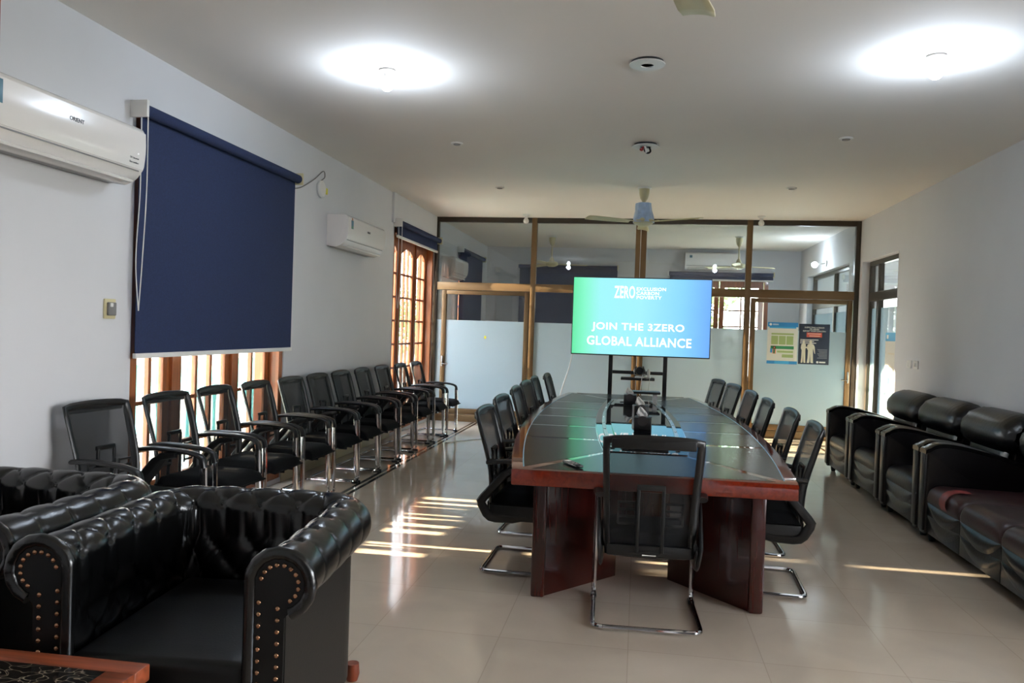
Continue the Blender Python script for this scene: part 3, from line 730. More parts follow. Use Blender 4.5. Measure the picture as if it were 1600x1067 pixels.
# ---------------------------------------------------------------- tufted leather club armchairs
def tufted(W, D):
    """list of (P grid, buttons) following arm - back - arm"""
    wx = W / 2 - .12; yf = -D / 2 + .02; yb = D / 2 - .14; R = .15
    path = [((-wx), yf)]
    seg = []
    L1 = (yb - R) - yf; L2 = 2 * (wx - R); LC = PI / 2 * R; T = 2 * L1 + 2 * LC + L2
    def at(s):
        if s < L1: return (-wx, yf + s), (-1, 0)
        s -= L1
        if s < LC: a = s / R; return (-wx + R - R * math.cos(a), yb - R + R * math.sin(a)), (-math.cos(a), math.sin(a))
        s -= LC
        if s < L2: return (-wx + R + s, yb), (0, 1)
        s -= L2
        if s < LC: a = s / R; return (wx - R + R * math.sin(a), yb - R + R * math.cos(a)), (math.sin(a), math.cos(a))
        s -= LC
        return (wx, yb - R - s), (1, 0)
    # profile from seat up and over the roll
    RR, zc, nc = .090, .672, .0
    prof = []
    for i in range(14): prof.append((-.085 - .008 * math.sin(i / 13 * PI), .36 + (.60 - .36) * i / 13))
    a0, a1 = 170, -62
    for i in range(34):
        a = math.radians(a0 + (a1 - a0) * i / 33); prof.append((nc + RR * math.cos(a), zc + RR * math.sin(a)))
    # arc length
    t = [0.0]
    for p, q in zip(prof, prof[1:]): t.append(t[-1] + math.hypot(q[0] - p[0], q[1] - p[1]))
    ttop = t[14 + 11]          # over the crown
    nb = round(T / .076); nb += nb % 2 == 1
    a = T / nb; b = .092
    v_last = 1                  # buttons at v=.. up to crown
    N = int(T / .0065); P = [[None] * len(prof) for _ in range(N + 1)]
    # normals of profile
    nor = []
    for i in range(len(prof)):
        p, q = prof[max(i - 1, 0)], prof[min(i + 1, len(prof) - 1)]
        dx, dz = q[0] - p[0], q[1] - p[1]; l = math.hypot(dx, dz); nor.append((-dz / l, dx / l))
    btn = []
    gr = math.hypot(1 / (2 * a), 1 / (2 * b))
    def height(u, v):
        p, q = (u + v) / 2, (u - v) / 2
        d = min(abs(p - round(p)), abs(q - round(q))) / gr
        pil = (abs(math.sin(PI * p)) * abs(math.sin(PI * q))) ** .85
        if v > 0:
            k = u / 2; d2 = abs(k - round(k)) * 2 * a; p2 = .5 * abs(math.sin(PI * k))
            w_ = min(1, v / .8); d = d * (1 - w_) + d2 * w_; pil = pil * (1 - w_) + p2 * w_
        base = .50 * pil + .50 * (1 - math.exp(-d / .0055))
        iu, iv = round(u), round(v)
        if (iu + iv) % 2: 
            cand = [(iu + 1, iv), (iu - 1, iv), (iu, iv + 1), (iu, iv - 1)]
        else: cand = [(iu, iv)]
        dm = 9
        for cu, cv in cand:
            if cv <= 0: dm = min(dm, math.hypot((u - cu) * a, (v - cv) * b))
        return .0125 * base - .009 * math.exp(-(dm / .013) ** 2)
    for i in range(N + 1):
        s = T * i / N; (px, py), (nx, ny) = at(min(s, T - 1e-6))
        for j, (n_, z) in enumerate(prof):
            u = s / a; v = (t[j] - ttop) / b
            fade = min(1, s / .05, (T - s) / .05) if v <= 0 else 1
            low = max(0, min(1, (t[j]) / .06)); end = max(0.0, min(1, (t[-1] - t[j]) / .03))
            h = (height(u, v) - .006) * low * end
            if s < .03 or s > T - .03: h *= .4
            nn = n_ + nor[j][0] * h; zz = z + nor[j][1] * h
            P[i][j] = (px + nx * nn, py + ny * nn, zz)
    for iu in range(1, nb):
        for iv in range(0, -4, -1):
            if (iu + iv) % 2: continue
            tt = ttop + iv * b
            j = min(range(len(t)), key=lambda k: abs(t[k] - tt))
            (px, py), (nx, ny) = at(iu * a); h = -.014
            n_, z = prof[j]; nn = n_ + nor[j][0] * h; zz = z + nor[j][1] * h
            d = Vector((nx * nor[j][0], ny * nor[j][0], nor[j][1]))
            btn.append((Vector((px + nx * nn, py + ny * nn, zz)), d))
    return P, btn, prof, at, T
CHW, CHD = .985, 1.0
def make_club(label):
    t = thing('club_armchair', label, 'armchair')
    P, btn, prof, at, T = tufted(CHW, CHD)
    MB().grid(P).obj('tufted_shell', MT['leather'], t, angle=80)
    bm_ = MB().sphere((0, 0, 0), .0095, 10, 6, (1, 1, .6)).mesh('tuft_button', MT['leather'])
    for p, d in btn:
        o = link('tuft_button', bm_, t, p); o.rotation_euler = d.to_track_quat('Z', 'Y').to_euler()
    # outer carcass following the same plan
    mb = MB(); N = 60; A = []; 
    prof2 = [(-.075, .07), (.018, .07), (.018, .62), (-.075, .62)]
    rows = []
    for i in range(N + 1):
        s = T * i / N; (px, py), (nx, ny) = at(min(max(s, 1e-6), T - 1e-6))
        rows.append([(px + nx * n_, py + ny * n_, z) for n_, z in prof2 + prof2[:1]])
    mb.grid(rows); mb.bm.faces.new([mb.bm.verts.new(p) for p in rows[0][:4]]); mb.bm.faces.new([mb.bm.verts.new(p) for p in rows[-1][:4]])
    mb.obj('carcass', MT['leather_flat'], t)
    wx = CHW / 2 - .12; yf = -CHD / 2 + .02
    RR, zc, nc = .090, .672, .0
    stud = MB().sphere((0, 0, 0), .0078, 10, 6, (1, .75, 1)).mesh('nail_head', MT['brass'])
    for s in (-1, 1):
        # scroll front: outline going up the inside, around the roll
        out_ = [(-.085, .07), (-.085, .60)] + [(nc + RR * math.cos(math.radians(q)), zc + RR * math.sin(math.radians(q))) for q in range(170, -75, -8)] + [(.016, .57), (.016, .07)]
        pts = [(s * (wx + n_), z) for n_, z in out_]
        MB().prism(pts, yf - .012, yf + .02, 'Y').obj('scroll_panel', MT['leather_flat'], t)
        pp = [Vector((s * (wx + n_), yf - .006, z)) for n_, z in [(-.09, .07), (-.09, .3), (-.09, .5)]] + [Vector((s * (wx + nc + (RR + .002) * math.cos(math.radians(q))), yf - .006, zc + (RR + .002) * math.sin(math.radians(q)))) for q in range(170, -75, -7)]
        rad = [.020 + .0010 * math.sin(i * 1.9) for i in range(len(pp))]
        MB().tube(pp, rad, 10, up=(0, 1, 0)).obj('scroll_piping', MT['leather'], t, angle=70)
        # nails
        path = [(-.062, .09 + .035 * k) for k in range(16)] + [(nc + .058 * math.cos(math.radians(q)), zc + .058 * math.sin(math.radians(q))) for q in range(165, -66, -22)] + [(-.004, .60 - .035 * k) for k in range(15)]
        for n_, z in path:
            link('nail_head', stud, t, (s * (wx + n_), yf - .013, z))
    iw = CHW / 2 - .12 - .09
    MB().box((-iw, yf + .005, .07), (iw, yf + .06, .29), .015).obj('front_rail', MT['leather_flat'], t)
    MB().box((-iw, yf + .03, .10), (iw, CHD / 2 - .2, .27)).obj('seat_deck', MT['leather_flat'], t)
    P = []
    n = 20
    def cushion(x0, x1, y0, y1, z0, z1, m=16):
        mb = MB(); mb.box((x0, y0, z0), (x1, y1, z1), .03, 4)
        bmesh.ops.subdivide_edges(mb.bm, edges=[e for e in mb.bm.edges if e.calc_length() > .2], cuts=8, use_grid_fill=True)
        for v in mb.bm.verts:
            u = (v.co.x - (x0 + x1) / 2) / (x1 - x0) * 2; w_ = (v.co.y - (y0 + y1) / 2) / (y1 - y0) * 2
            if v.co.z > (z0 + z1) / 2: v.co.z += .022 * max(0, 1 - u * u) * max(0, 1 - w_ * w_)
            if w_ < -.9: v.co.y -= .008 * max(0, 1 - u * u)
        return mb
    cushion(-iw + .004, iw - .004, yf - .012, CHD / 2 - .235, .275, .425).obj('seat_cushion', MT['leather_flat'], t, angle=60)
    for sx in (-1, 1):
        for sy_ in (-1, 1):
            MB().lathe([(.022, 0), (.03, .03), (.026, .07)], (sx * (wx + .0), sy_ * (CHD / 2 - .13), 0), 14).obj('foot', MT['door_wood'], t)
    return t
cl = make_club('black tufted leather club armchair, nearest, with whole seat in view')
cl.location = (-1.440, 2.616, 0); cl.rotation_euler.z = .094
dup(cl, (-2.45, 2.70, 0), .012, 'black tufted leather club armchair cut off by the left picture edge', None)
cl['group'] = 'tufted club armchairs'
for o in bpy.data.objects:
    if o.name.startswith('club_armchair'): o['group'] = 'tufted club armchairs'

# low table at bottom left
lt = thing('coffee_table', 'low coffee table with worn red wood rim and dark marble top', 'table', (-1.36, 2.05, 0), math.radians(1))
MB().box((-1.1, -.07, .40), (0, 0, .45), .005).box((-1.1, -.62, .40), (0, -.55, .45), .005).box((-.09, -.55, .40), (0, -.07, .45), .005).box((-1.1, -.55, .40), (-1.01, -.07, .45), .005).obj('rim', MT['coffee'], lt)
MB().box((-1.01, -.55, .41), (-.09, -.07, .447)).obj('marble_inset', MT['marble'], lt)
MB().box((-1.05, -.57, .33), (-.05, -.05, .40)).obj('apron', MT['mahog_d'], lt)
for x in (-1.03, -.07):
    for y in (-.55, -.07): MB().box((x - .035, y - .035, 0), (x + .035, y + .035, .40), .006).obj('leg', MT['mahog_d'], lt)

# ---------------------------------------------------------------- dark leather seats along the right wall (local: faces -X, y along wall)
def arm_bm(y0, y1):
    """arched arm slab from front x=0 to back x=.9"""
    top = smooth([(0.0, .645), (.05, .682), (.12, .698), (.25, .685), (.45, .64), (.65, .58), (.88, .51)], 6)
    pts = [(p.x, p.y) for p in top]
    return [(0, .06)] + pts + [(.88, .06)], pts
def seat_unit(name, label, cat, y_lo, y_hi, n, group, first=False, patch=False):
    t = thing(name, label, cat, (2.10, (y_lo + y_hi) / 2, 0), 0, group)
    h = (y_hi - y_lo) / 2; aw = .115
    pts, top = arm_bm(0, 0)
    for s in (-1, 1):
        a, b = (h - aw, h) if s > 0 else (-h, -h + aw)
        ao = MB().prism(pts, a, b, 'Y', .018).obj('arm', MT['brown_leather'], t, angle=50)
        tr = MB(); N = len(top)
        for k in range(N - 1):
            (x0, z0), (x1, z1) = top[k], top[k + 1]
        P = []
        for (x, z) in top: P.append([(x - .012 * (x < .02), a - .006, z - .006), (x - .012 * (x < .02), a - .006, z + .022), (x - .012 * (x < .02), a + .01, z + .028), (x - .012 * (x < .02), b - .01, z + .028), (x - .012 * (x < .02), b + .006, z + .022), (x - .012 * (x < .02), b + .006, z - .006), (x - .012 * (x < .02), a - .006, z - .006)])
        tr.grid(P); tr.bm.faces.new([tr.bm.verts.new(p) for p in P[0][:6]]); tr.bm.faces.new([tr.bm.verts.new(p) for p in P[-1][:6]])
        tr.obj('arm_cap', MT['arm_lacquer'], ao, angle=50)
        MB().box((-.014, a + .012, .08), (.012, b - .012, .645), .008).obj('front_facing', MT['brown_leather'], t)
    iw = h - aw
    MB().box((.02, -iw, .07), (.9, iw, .30)).obj('base', MT['brown_leather'], t)
    MB().prism([(.62, .28), (.72, .74), (.9, .80), (.92, .07), (.62, .07)], -iw - .02, iw + .02, 'Y', .02).obj('back_shell', MT['brown_leather'], t)
    w1 = 2 * iw / n
    for i in range(n):
        y0 = -iw + w1 * i; y1 = y0 + w1; yc = (y0 + y1) / 2
        # seat cushion: waterfall front
        M = 22; P = []
        pr = smooth([(.02, .27), (.0, .32), (.0, .37), (.025, .41), (.09, .43), (.25, .425), (.45, .42), (.66, .42)], 4)
        for j in range(M + 1):
            u = -1 + 2 * j / M; e = (1 - abs(u) ** 8); row = []
            for p in pr: row.append((p.x + .012 * (1 - e), yc + u * (w1 / 2 - .003), p.y - .03 * (1 - e) + .006 * math.sin(p.x * 30) * (1 - abs(u))))
            P.append(row)
        co_ = MB().grid(P).obj('seat_cushion', MT['maroon'] if n > 1 else MT['brown_leather'], t, angle=70)
        md = co_.modifiers.new('s', 'SOLIDIFY'); md.thickness = .02; md.offset = -1
        # swagged front: nested drapes
        for (z0, dz, bul) in ((.285, .10, .020), (.19, .09, .012)):
            M = 20; P = []
            for j in range(M + 1):
                u = -1 + 2 * j / M; sag = (1 - u * u); row = []
                for k in range(9):
                    v = k / 8; zz = z0 - v * (dz * sag * (1.0) + .012) - .0 * sag
                    row.append((.012 - bul * math.sin(PI * v) * (sag ** .5 + .08), yc + u * (w1 / 2 - .004), zz + .015 * (1 - sag)))
                P.append(row)
            MB().grid(P).obj('swag', MT['brown_leather'], t, angle=70)
        MB().box((.012, y0 + .003, .07), (.03, y1 - .003, .30), .004).obj('front_panel', MT['brown_leather'], t)
        # back rest: lower pad and puffy head roll
        mb = MB(); M = 26; P = []
        sec = [(.72, .40), (.65, .43), (.625, .52), (.63, .62), (.665, .70), (.74, .72)]
        for j in range(M + 1):
            u = -1 + 2 * j / M; e = (1 - abs(u) ** 6); row = []
            for (x, z) in smooth([(a_, b_, 0) for a_, b_ in sec], 4) and [(q.x, q.y) for q in smooth([(a_, b_, 0) for a_, b_ in sec], 4)]:
                row.append((.70 - (.70 - x) * (.6 + .4 * e), yc + u * (w1 / 2 - .004), z))
            P.append(row)
        MB().grid(P).obj('back_pad', MT['brown_leather'], t, angle=70)
        P = []; M = 34
        for j in range(M + 1):
            u = -1 + 2 * j / M; e = max(0.0, 1 - abs(u) ** 5) ** .5; row = []
            puck = .012 * math.sin(j * 2.7) * (abs(u) ** 3)
            for k in range(25):
                q = 2 * PI * k / 24
                rx_, rz_ = .165 * (.45 + .55 * e), .158 * (.45 + .55 * e)
                f = 1 + .10 * math.sin(q * 9 + j) * abs(u) ** 6
                xx = .735 + rx_ * math.cos(q) * f + .03 * math.sin(q); zz = .785 + (rz_ * math.sin(q)) * f + puck
                row.append((xx, yc + u * (h - .015 if n == 1 else w1 / 2 + .004), zz))
            P.append(row)
        MB().grid(P).obj('head_roll', MT['brown_leather'], t, angle=80)
    if patch:
        P = []
        for j in range(9):
            y = iw - .40 + .11 * j / 8; row = []
            for (x, z) in ((.006, .30), (-.0105, .335), (-.0105, .37), (.012, .408), (.045, .430), (.09, .4385), (.16, .437)): row.append((x - .004, y, z + .004))
            P.append(row)
        o = MB().grid(P).obj('red_patch', MT['red_leather'], t, angle=70); o['label'] = 'red patch'  # redder leather strip over one seat front
    for sx in (.07, .82):
        for s in (-1, 1): MB().lathe([(.02, 0), (.028, .03), (.028, .07)], (sx, s * (h - .07), 0), 12).obj('foot', MT['black_p'], t)
    return t
seat_unit('leather_armchair', 'dark leather armchair on the right, nearest the glass partition', 'armchair', 8.20, 9.15, 1, 'leather armchairs along the right wall')
seat_unit('leather_armchair', 'dark leather armchair on the right, middle one of three', 'armchair', 7.20, 8.17, 1, 'leather armchairs along the right wall')
seat_unit('leather_armchair', 'dark leather armchair on the right, next to the long sofa', 'armchair', 6.24, 7.16, 1, 'leather armchairs along the right wall')
seat_unit('leather_sofa', 'long dark leather sofa on the right with a red seat patch', 'sofa', 4.20, 6.20, 3, None, patch=True)

# ---------------------------------------------------------------- television on its stand
TY = 9.6
tv = thing('television', 'large flat television showing a green to blue slide', 'television', (.0, TY, 1.175))
MB().box((-.823, -.01, -.008), (.843, .035, .948), .006).obj('bezel', MT['lcd'], tv)
MB().box((-.5, .035, .15), (.5, .075, .75), .01).obj('rear_housing', MT['black_p'], tv)
sc_ = MB().box((-.812, -.013, .006), (.832, -.0095, .936)).obj('screen', MT['screen'], tv)
def tvt(body, x0, x1, zc_, h, bold=.002, sp=1.07):
    text('lettering', body, .1, MT['text_w'], sc_, ((x0 + x1) / 2, -.0145, zc_), (PI / 2, 0, 0), .0008, bold, 'CENTER', sp, width=x1 - x0, height=h)
k = 1.644 / 1355; kz = .93 / 755
def tx(px): return -.812 + (px - 95 - 8) * k
tvt('JOIN THE 3ZERO', -.570, .540, .345, .115)
tvt('GLOBAL ALLIANCE', -.632, .620, .165, .112)
tvt('ZERO', -.315, -.065, .760, .150, .002)
tvt('EXCLUSION', -.050, .300, .808, .040, .0015)
tvt('CARBON', -.050, .220, .757, .040, .0015)
tvt('POVERTY', -.050, .250, .706, .040, .0015)
stn = thing('television_stand', 'black tall television stand with a small shelf', 'stand', (0, TY, 0))
for x in (-.335, .325): MB().box((x - .025, .078, .05), (x + .025, .125, 1.7), .004).obj('post', MT['black_p'], stn)
MB().box((-.31, .085, .945), (.30, .115, .985), .004).obj('crossbar', MT['black_p'], stn)
MB().box((-.20, -.16, .885), (.20, .085, .912), .004).obj('shelf', MT['black_p'], stn)
for x in (-.335, .325):
    MB().box((x - .03, -.28, .04), (x + .03, .42, .09), .006).obj('foot_bar', MT['black_p'], stn)
    for y in (-.27, .37): MB().lathe([(.02, 0), (.025, .02), (.02, .04)], (x, y, 0), 12).obj('caster', MT['black_p'], stn)
MB().box((-.31, .085, .28), (.30, .115, .33), .004).obj('lower_crossbar', MT['black_p'], stn)
pc = thing('conference_camera', 'black and silver swivel conference camera on the stand shelf', 'camera', (.02, TY - .06, .912))
MB().lathe([(.055, 0), (.055, .015), (.035, .025)], n=20).obj('base', MT['white'], pc)
MB().lathe([(.045, -.035), (.052, 0), (.045, .035)], (0, 0, .085), 18, 'Y').obj('head', MT['black_p'], pc)
MB().lathe([(.022, -.02), (.022, 0)], (0, -.04, .085), 16, 'Y').obj('lens', MT['dark'], pc)
for s in (-1, 1): MB().tube([(s * .045, 0, .02), (s * .062, 0, .05), (s * .062, 0, .09), (s * .04, 0, .14)], .009, 8).obj('yoke', MT['steel'], pc)
fg = thing('microphone', 'small white upright device beside the conference camera', 'device', (.125, TY - .06, .912))
MB().lathe([(.028, 0), (.03, .02), (.018, .035), (.022, .07), (.014, .10), (.004, .11)], n=14).obj('body', MT['white'], fg)
cab = MB().tube(smooth([(-.80, TY + .02, 1.2), (-.84, TY + .04, 1.0), (-.93, TY + .05, .7), (-1.0, TY + .05, .35), (-1.15, TY + .05, .02), (-1.84, 10.03, .008), (-2.32, 9.45, .008)], 8), .006, 6).obj('power_cable', MT['white'])
tag(cab, 'thin white cable hanging from the television left corner to the floor', 'cable')
cab2 = MB().tube(smooth([(.05, TY - .175, .92), (.02, TY - .18, .6), (.0, TY - .05, .3), (.05, TY, .01)], 6), .004, 6).obj('camera_cable', MT['white']); tag(cab2, 'white cable dropping below the shelf, under the swivel camera', 'cable')
cab3 = MB().tube(smooth([(.14, TY - .175, .92), (.13, TY - .18, .6), (.10, TY - .05, .3), (.12, TY, .01)], 6), .004, 6).obj('camera_cable', MT['white']); tag(cab3, 'white cable dropping below the shelf, under the small white device', 'cable')
# ---------------------------------------------------------------- air conditioners
def make_ac(label, L=1.0, sx=1):
    """local: mounted on plane x=0, projects to +x (sx=1), y along wall, z=0 bottom"""
    t = thing('air_conditioner', label, 'air conditioner')
    prof = [(0, 0.0), (.10, -.015), (.165, .015), (.205, .06), (.222, .10), (.228, .20), (.225, .285), (.20, .315), (0, .325)]
    pts = [(q.x, q.y) for q in smooth([(a, b, 0) for a, b in prof[1:8]], 5)]
    pts = [(0, .0)] + pts + [(.0, .32)]
    MB().prism(pts, -L / 2, L / 2, 'Y', .008).obj('housing', MT['white_gloss'], t, angle=40)
    front = [(q.x + .004, q.y) for q in smooth([(.212, .072, 0), (.2235, .12, 0), (.229, .20, 0), (.226, .285, 0)], 5)]
    fr = front + [(a - .01, b) for a, b in reversed(front)]
    MB().prism(fr, -L / 2 + .004, L / 2 - .004, 'Y').obj('front_panel', MT['white_gloss'], t, angle=40)
    MB().bar((.155, -L / 2 + .06, .012), (.155, L / 2 - .06, .012), .085, .012, up=(.35, 0, .9)).obj('louver', MT['white'], t)
    MB().bar((.206, -L / 2 + .03, .064), (.206, L / 2 - .03, .064), .006, .01).obj('louver_slot', MT['grey_p'], t)
    MB().box((.02, -L / 2 + .05, -.012), (.10, L / 2 - .05, -.002)).obj('underside_vent', MT['grey_p'], t)
    return t
a1 = make_ac('large white air conditioner high on left wall, cut by picture edge', 1.12)
a1.location = (XL, 3.68, 2.245)
text('brand_lettering', 'ORIENT', .03, MT['ptext_d'], a1, (.2335, -.02, .215), (PI / 2, 0, PI / 2), .0006, .0006)
text('small_print', 'DC Inverter', .016, MT['ptext_d'], a1, (.229, .46, .125), (PI / 2, 0, PI / 2), .0006)
text('small_print', 'Eco comfort', .016, MT['ptext_d'], a1, (.2265, .46, .10), (PI / 2, 0, PI / 2), .0006)
MB().box((.2295, -.54, .165), (.2335, -.50, .275), .0005).obj('energy_sticker', MT['sky_sticker'], a1)
MB().sphere((.231, .49, .155), .004).obj('indicator_lamp', MT['text_w'], a1)
a2 = make_ac('white air conditioner on left wall between the two windows', 1.16)
a2.location = (XL, 8.09, 2.235)
MB().box((.2285, -.50, .18), (.2335, -.44, .265)).obj('energy_sticker', MT['sky_sticker'], a2)
MB().box((.2290, -.485, .265), (.2335, -.455, .290)).obj('sticker_top', MT['sticker_o'], a2)
MB().box((.2295, -.49, .185), (.2340, -.45, .205)).obj('sticker_band', MT['sticker_g'], a2)
text('brand_lettering', 'ORIENT', .03, MT['ptext_d'], a2, (.2335, .02, .20), (PI / 2, 0, PI / 2), .0006)
a3 = make_ac('white air conditioner on the left wall behind the glass partition', .95); a3.location = (XL, 12.62, 2.26)
a4 = make_ac('white air conditioner on the far wall above the back-room window', 1.05)
a4.location = (1.36, YB, 2.75); a4.rotation_euler.z = -PI / 2
MB().box((.2285, -.44, .21), (.2335, -.39, .26)).obj('energy_sticker', MT['sky_sticker'], a4)

# ---------------------------------------------------------------- roller blinds
def make_blind(label, y0, y1, zt, zb, off=.09, chain=None):
    t = thing('roller_blind', label, 'blind', (XL + off, (y0 + y1) / 2, zt), 0, 'navy roller blinds')
    h = (y1 - y0) / 2
    MB().lathe([(.038, -h), (.038, h)], (0, 0, 0), 20, 'Y').obj('roller', MT['navy'], t)
    MB().box((-.034, -h + .02, zb - zt), (-.030, h + .005, .0)).obj('fabric', MT['navy'], t)
    MB().box((-.044, -h + .015, zb - zt - .02), (-.020, h + .01, zb - zt + .012), .003).obj('bottom_bar', MT['white'], t)
    for s in (-1, 1):
        MB().box((-off, s * (h + .012) - .012, -.05), (.042, s * (h + .012) + .012, .055), .004).obj('bracket', MT['white' if s < 0 else 'cream'], t)
    if chain:
        for dx in (-.008, .036):
            pts = smooth([(dx, -h - .004, -.03), (dx + .004, -h - .006, -chain * .4), (dx - .004, -h - .02, -chain * .75), (.012, -h - .016, -chain)], 8)
            MB().tube(pts, .0035, 6).obj('pull_chain', MT['white'], t)
    return t
make_blind('wide navy roller blind lowered over the near left window', 4.43, 6.66, 2.735, 1.205, .075, 1.25)
make_blind('short navy roller blind rolled up above the tall window', 9.68, 11.70, 2.765, 2.60, .075, 1.1)
make_blind('navy roller blind on the left wall behind the glass partition', 13.25, 15.2, 2.80, .75, .075, None)
def far_blind(label, x0, x1, zt, zb):
    b = make_blind(label, -(x1 - x0) / 2, (x1 - x0) / 2, zt, zb, .075)
    b.location = ((x0 + x1) / 2, YB - .075, zt); b.rotation_euler.z = -PI / 2
far_blind('navy roller blind lowered on far wall, seen left of the television', -2.48, -.48, 2.74, .95)
far_blind('navy roller blind rolled up over the back-room window',   .54, 2.53, 2.66, 2.55)

# ---------------------------------------------------------------- small wall things
rt = thing('router', 'round white wireless unit with yellow tag hanging on left wall', 'router', (XL + .004, 7.32, 2.765))
MB().lathe([(.085, 0), (.085, .018), (.07, .03), (.0, .034)], (0, 0, 0), 28, 'X').obj('disc', MT['white'], rt)
MB().box((.01, .085, -.03), (.016, .145, .03)).obj('tag', MT['yellow'], rt)
cb = MB().tube(smooth([(XL + .01, 6.70, 2.66), (XL + .012, 6.86, 2.70), (XL + .012, 7.15, 2.83), (XL + .012, 7.36, 2.95), (XL + .012, 7.40, 2.90), (XL + .01, 7.32, 2.85)], 8), .005, 6).obj('router_cable', MT['grey_p']); tag(cb, 'thin grey cable looping from the blind to the round wireless unit', 'cable')
sw = thing('wall_switch', 'white switch plate on left wall below the large air conditioner', 'switch', (XL, 4.255, 1.49))
MB().box((0, -.05, -.06), (.012, .05, .06), .004).obj('plate', MT['cream'], sw)
MB().box((.012, -.035, -.04), (.03, .035, .04), .006).obj('dimmer', MT['grey_p'], sw)
MB().box((.012, -.025, .012), (.034, .0, .035), .003).obj('rocker', MT['white'], sw)
for (y, lb) in ((9.50, 'white socket plate on right wall, the one nearer the partition'), (9.28, 'white socket plate on right wall, the one farther from partition')):
    so2 = thing('wall_socket', lb, 'socket', (XR, y, 1.20), 0, 'socket plates on the right wall')
    MB().box((-.012, -.07, -.045), (0, .07, .045), .004).obj('plate', MT['white'], so2)
    for d in (-.03, .02): MB().box((-.017, d - .012, -.02), (-.012, d + .012, .02), .002).obj('rocker', MT['white'], so2)

# ---------------------------------------------------------------- ceiling lamps, fans, downlights
def bulb_lamp(x, y, on, label, cat='ceiling lamp'):
    t = thing('bulb_lamp', label, cat, (x, y, ZC), 0, 'bulb lamps on the ceiling')
    MB().lathe([(.055, 0), (.055, -.012), (.042, -.022), (.024, -.03), (.022, -.05)], n=24).obj('holder', MT['white'], t)
    MB().lathe([(.018, -.045), (.025, -.06), (.038, -.08), (.042, -.10), (.036, -.122), (.02, -.136), (0.0, -.14)], n=24).obj('bulb', MT['bulb_on' if on else 'bulb_off'], t)
    if on:
        l = bpy.data.lights.new('bulb_light', 'POINT'); l.energy = BULB_W if y < YP else BULB_W * .6; l.color = (.70, .83, 1.0); l.shadow_soft_size = .045
        o = bpy.data.objects.new('bulb_light', l); COL.objects.link(o); o.parent = t; o.location = (0, 0, -.19)
bulb_lamp(-1.71, 5.0, True, 'lit bulb lamp on the ceiling, above the blue blind side')
bulb_lamp(1.665, 4.95, True, 'lit bulb lamp on the ceiling, above the long sofa side')
bulb_lamp(-1.70, 11.38, False, 'unlit bulb lamp by the partition, left of the ceiling fan')
bulb_lamp(1.63, 11.36, False, 'unlit bulb lamp by the partition, right of the ceiling fan')
# wall bulb in the back room
wl = thing('wall_lamp', 'lit bulb on a wall bracket behind the glass, far right', 'wall lamp', (XR, 13.75, 2.72), 0)
MB().lathe([(.05, 0), (.05, -.015), (.02, -.03)], (0, 0, 0), 18, 'X').obj('bracket', MT['white'], wl)
MB().tube([(-.03, 0, 0), (-.10, 0, -.01), (-.15, 0, -.02)], .014, 8).obj('arm', MT['white'], wl)
MB().sphere((-.19, 0, -.025), .05).obj('bulb', MT['bulb_on'], wl)
l = bpy.data.lights.new('wall_lamp_light', 'POINT'); l.energy = BULB_W * .9; l.color = (.78, .87, 1.0); l.shadow_soft_size = .05
o = bpy.data.objects.new('wall_lamp_light', l); COL.objects.link(o); o.parent = wl; o.location = (-.27, 0, -.03)

def downlight(x, y, label):
    t = thing('downlight', label, 'downlight', (x, y, ZC), 0, 'small recessed downlights')
    MB().lathe([(.055, 0), (.055, -.008), (.045, -.014), (.034, -.010)], n=24).obj('rim', MT['white'], t)
    MB().lathe([(.034, -.0105), (.03, -.018), (.0, -.022)], n=20).obj('lens', MT['grey_p'], t)
downlight(-1.715, 7.02, 'small downlight on the ceiling, left side nearer the lit bulb')
downlight(-1.71, 9.22, 'small downlight on the ceiling, left side nearer the partition')
downlight(1.65, 6.92, 'small downlight on the ceiling, right side nearer the lit bulb')
downlight(1.632, 9.19, 'small downlight on the ceiling, right side nearer the partition')
hc = thing('ceiling_plate', 'white round ceiling plate with an open dark centre hole', 'ceiling plate', (-.01, 4.95, ZC))
MB().lathe([(.11, -.016), (.11, -.022), (.04, -.026), (.04, -.02)], n=36).obj('plate', MT['white'], hc)
MB().lathe([(.038, -.004), (.038, -.02), (.0, -.02)], n=24).obj('hole', MT['dark'], hc)
MB().lathe([(.10, 0), (.10, -.016)], n=24).obj('mounting_ring', MT['dark'], hc)
hc2 = thing('ceiling_plate', 'white round ceiling plate with loose wires hanging out', 'ceiling plate', (-.005, 7.1, ZC))
MB().lathe([(.12, -.02), (.12, -.026), (.055, -.03), (.05, -.02)], n=36).obj('plate', MT['white'], hc2)
MB().lathe([(.10, 0), (.10, -.02)], n=24).obj('mounting_ring', MT['dark'], hc2)
MB().lathe([(.05, -.02), (.05, -.024), (.0, -.024)], n=20).obj('hole', MT['dark'], hc2)
MB().tube(smooth([(.03, -.02, -.024), (.045, -.03, -.07), (.02, -.03, -.085), (-.005, -.02, -.06), (.0, -.01, -.024)], 6), .009, 8).obj('wire', MT['black_p'], hc2)
MB().tube(smooth([(-.02, -.02, -.024), (-.03, -.035, -.06), (-.045, -.03, -.05)], 6), .010, 8).obj('wire', MT['red_wire'], hc2)
MB().tube(smooth([(-.005, -.03, -.024), (.01, -.035, -.07), (.005, -.03, -.08)], 6), .010, 8).obj('wire', MT['white'], hc2)

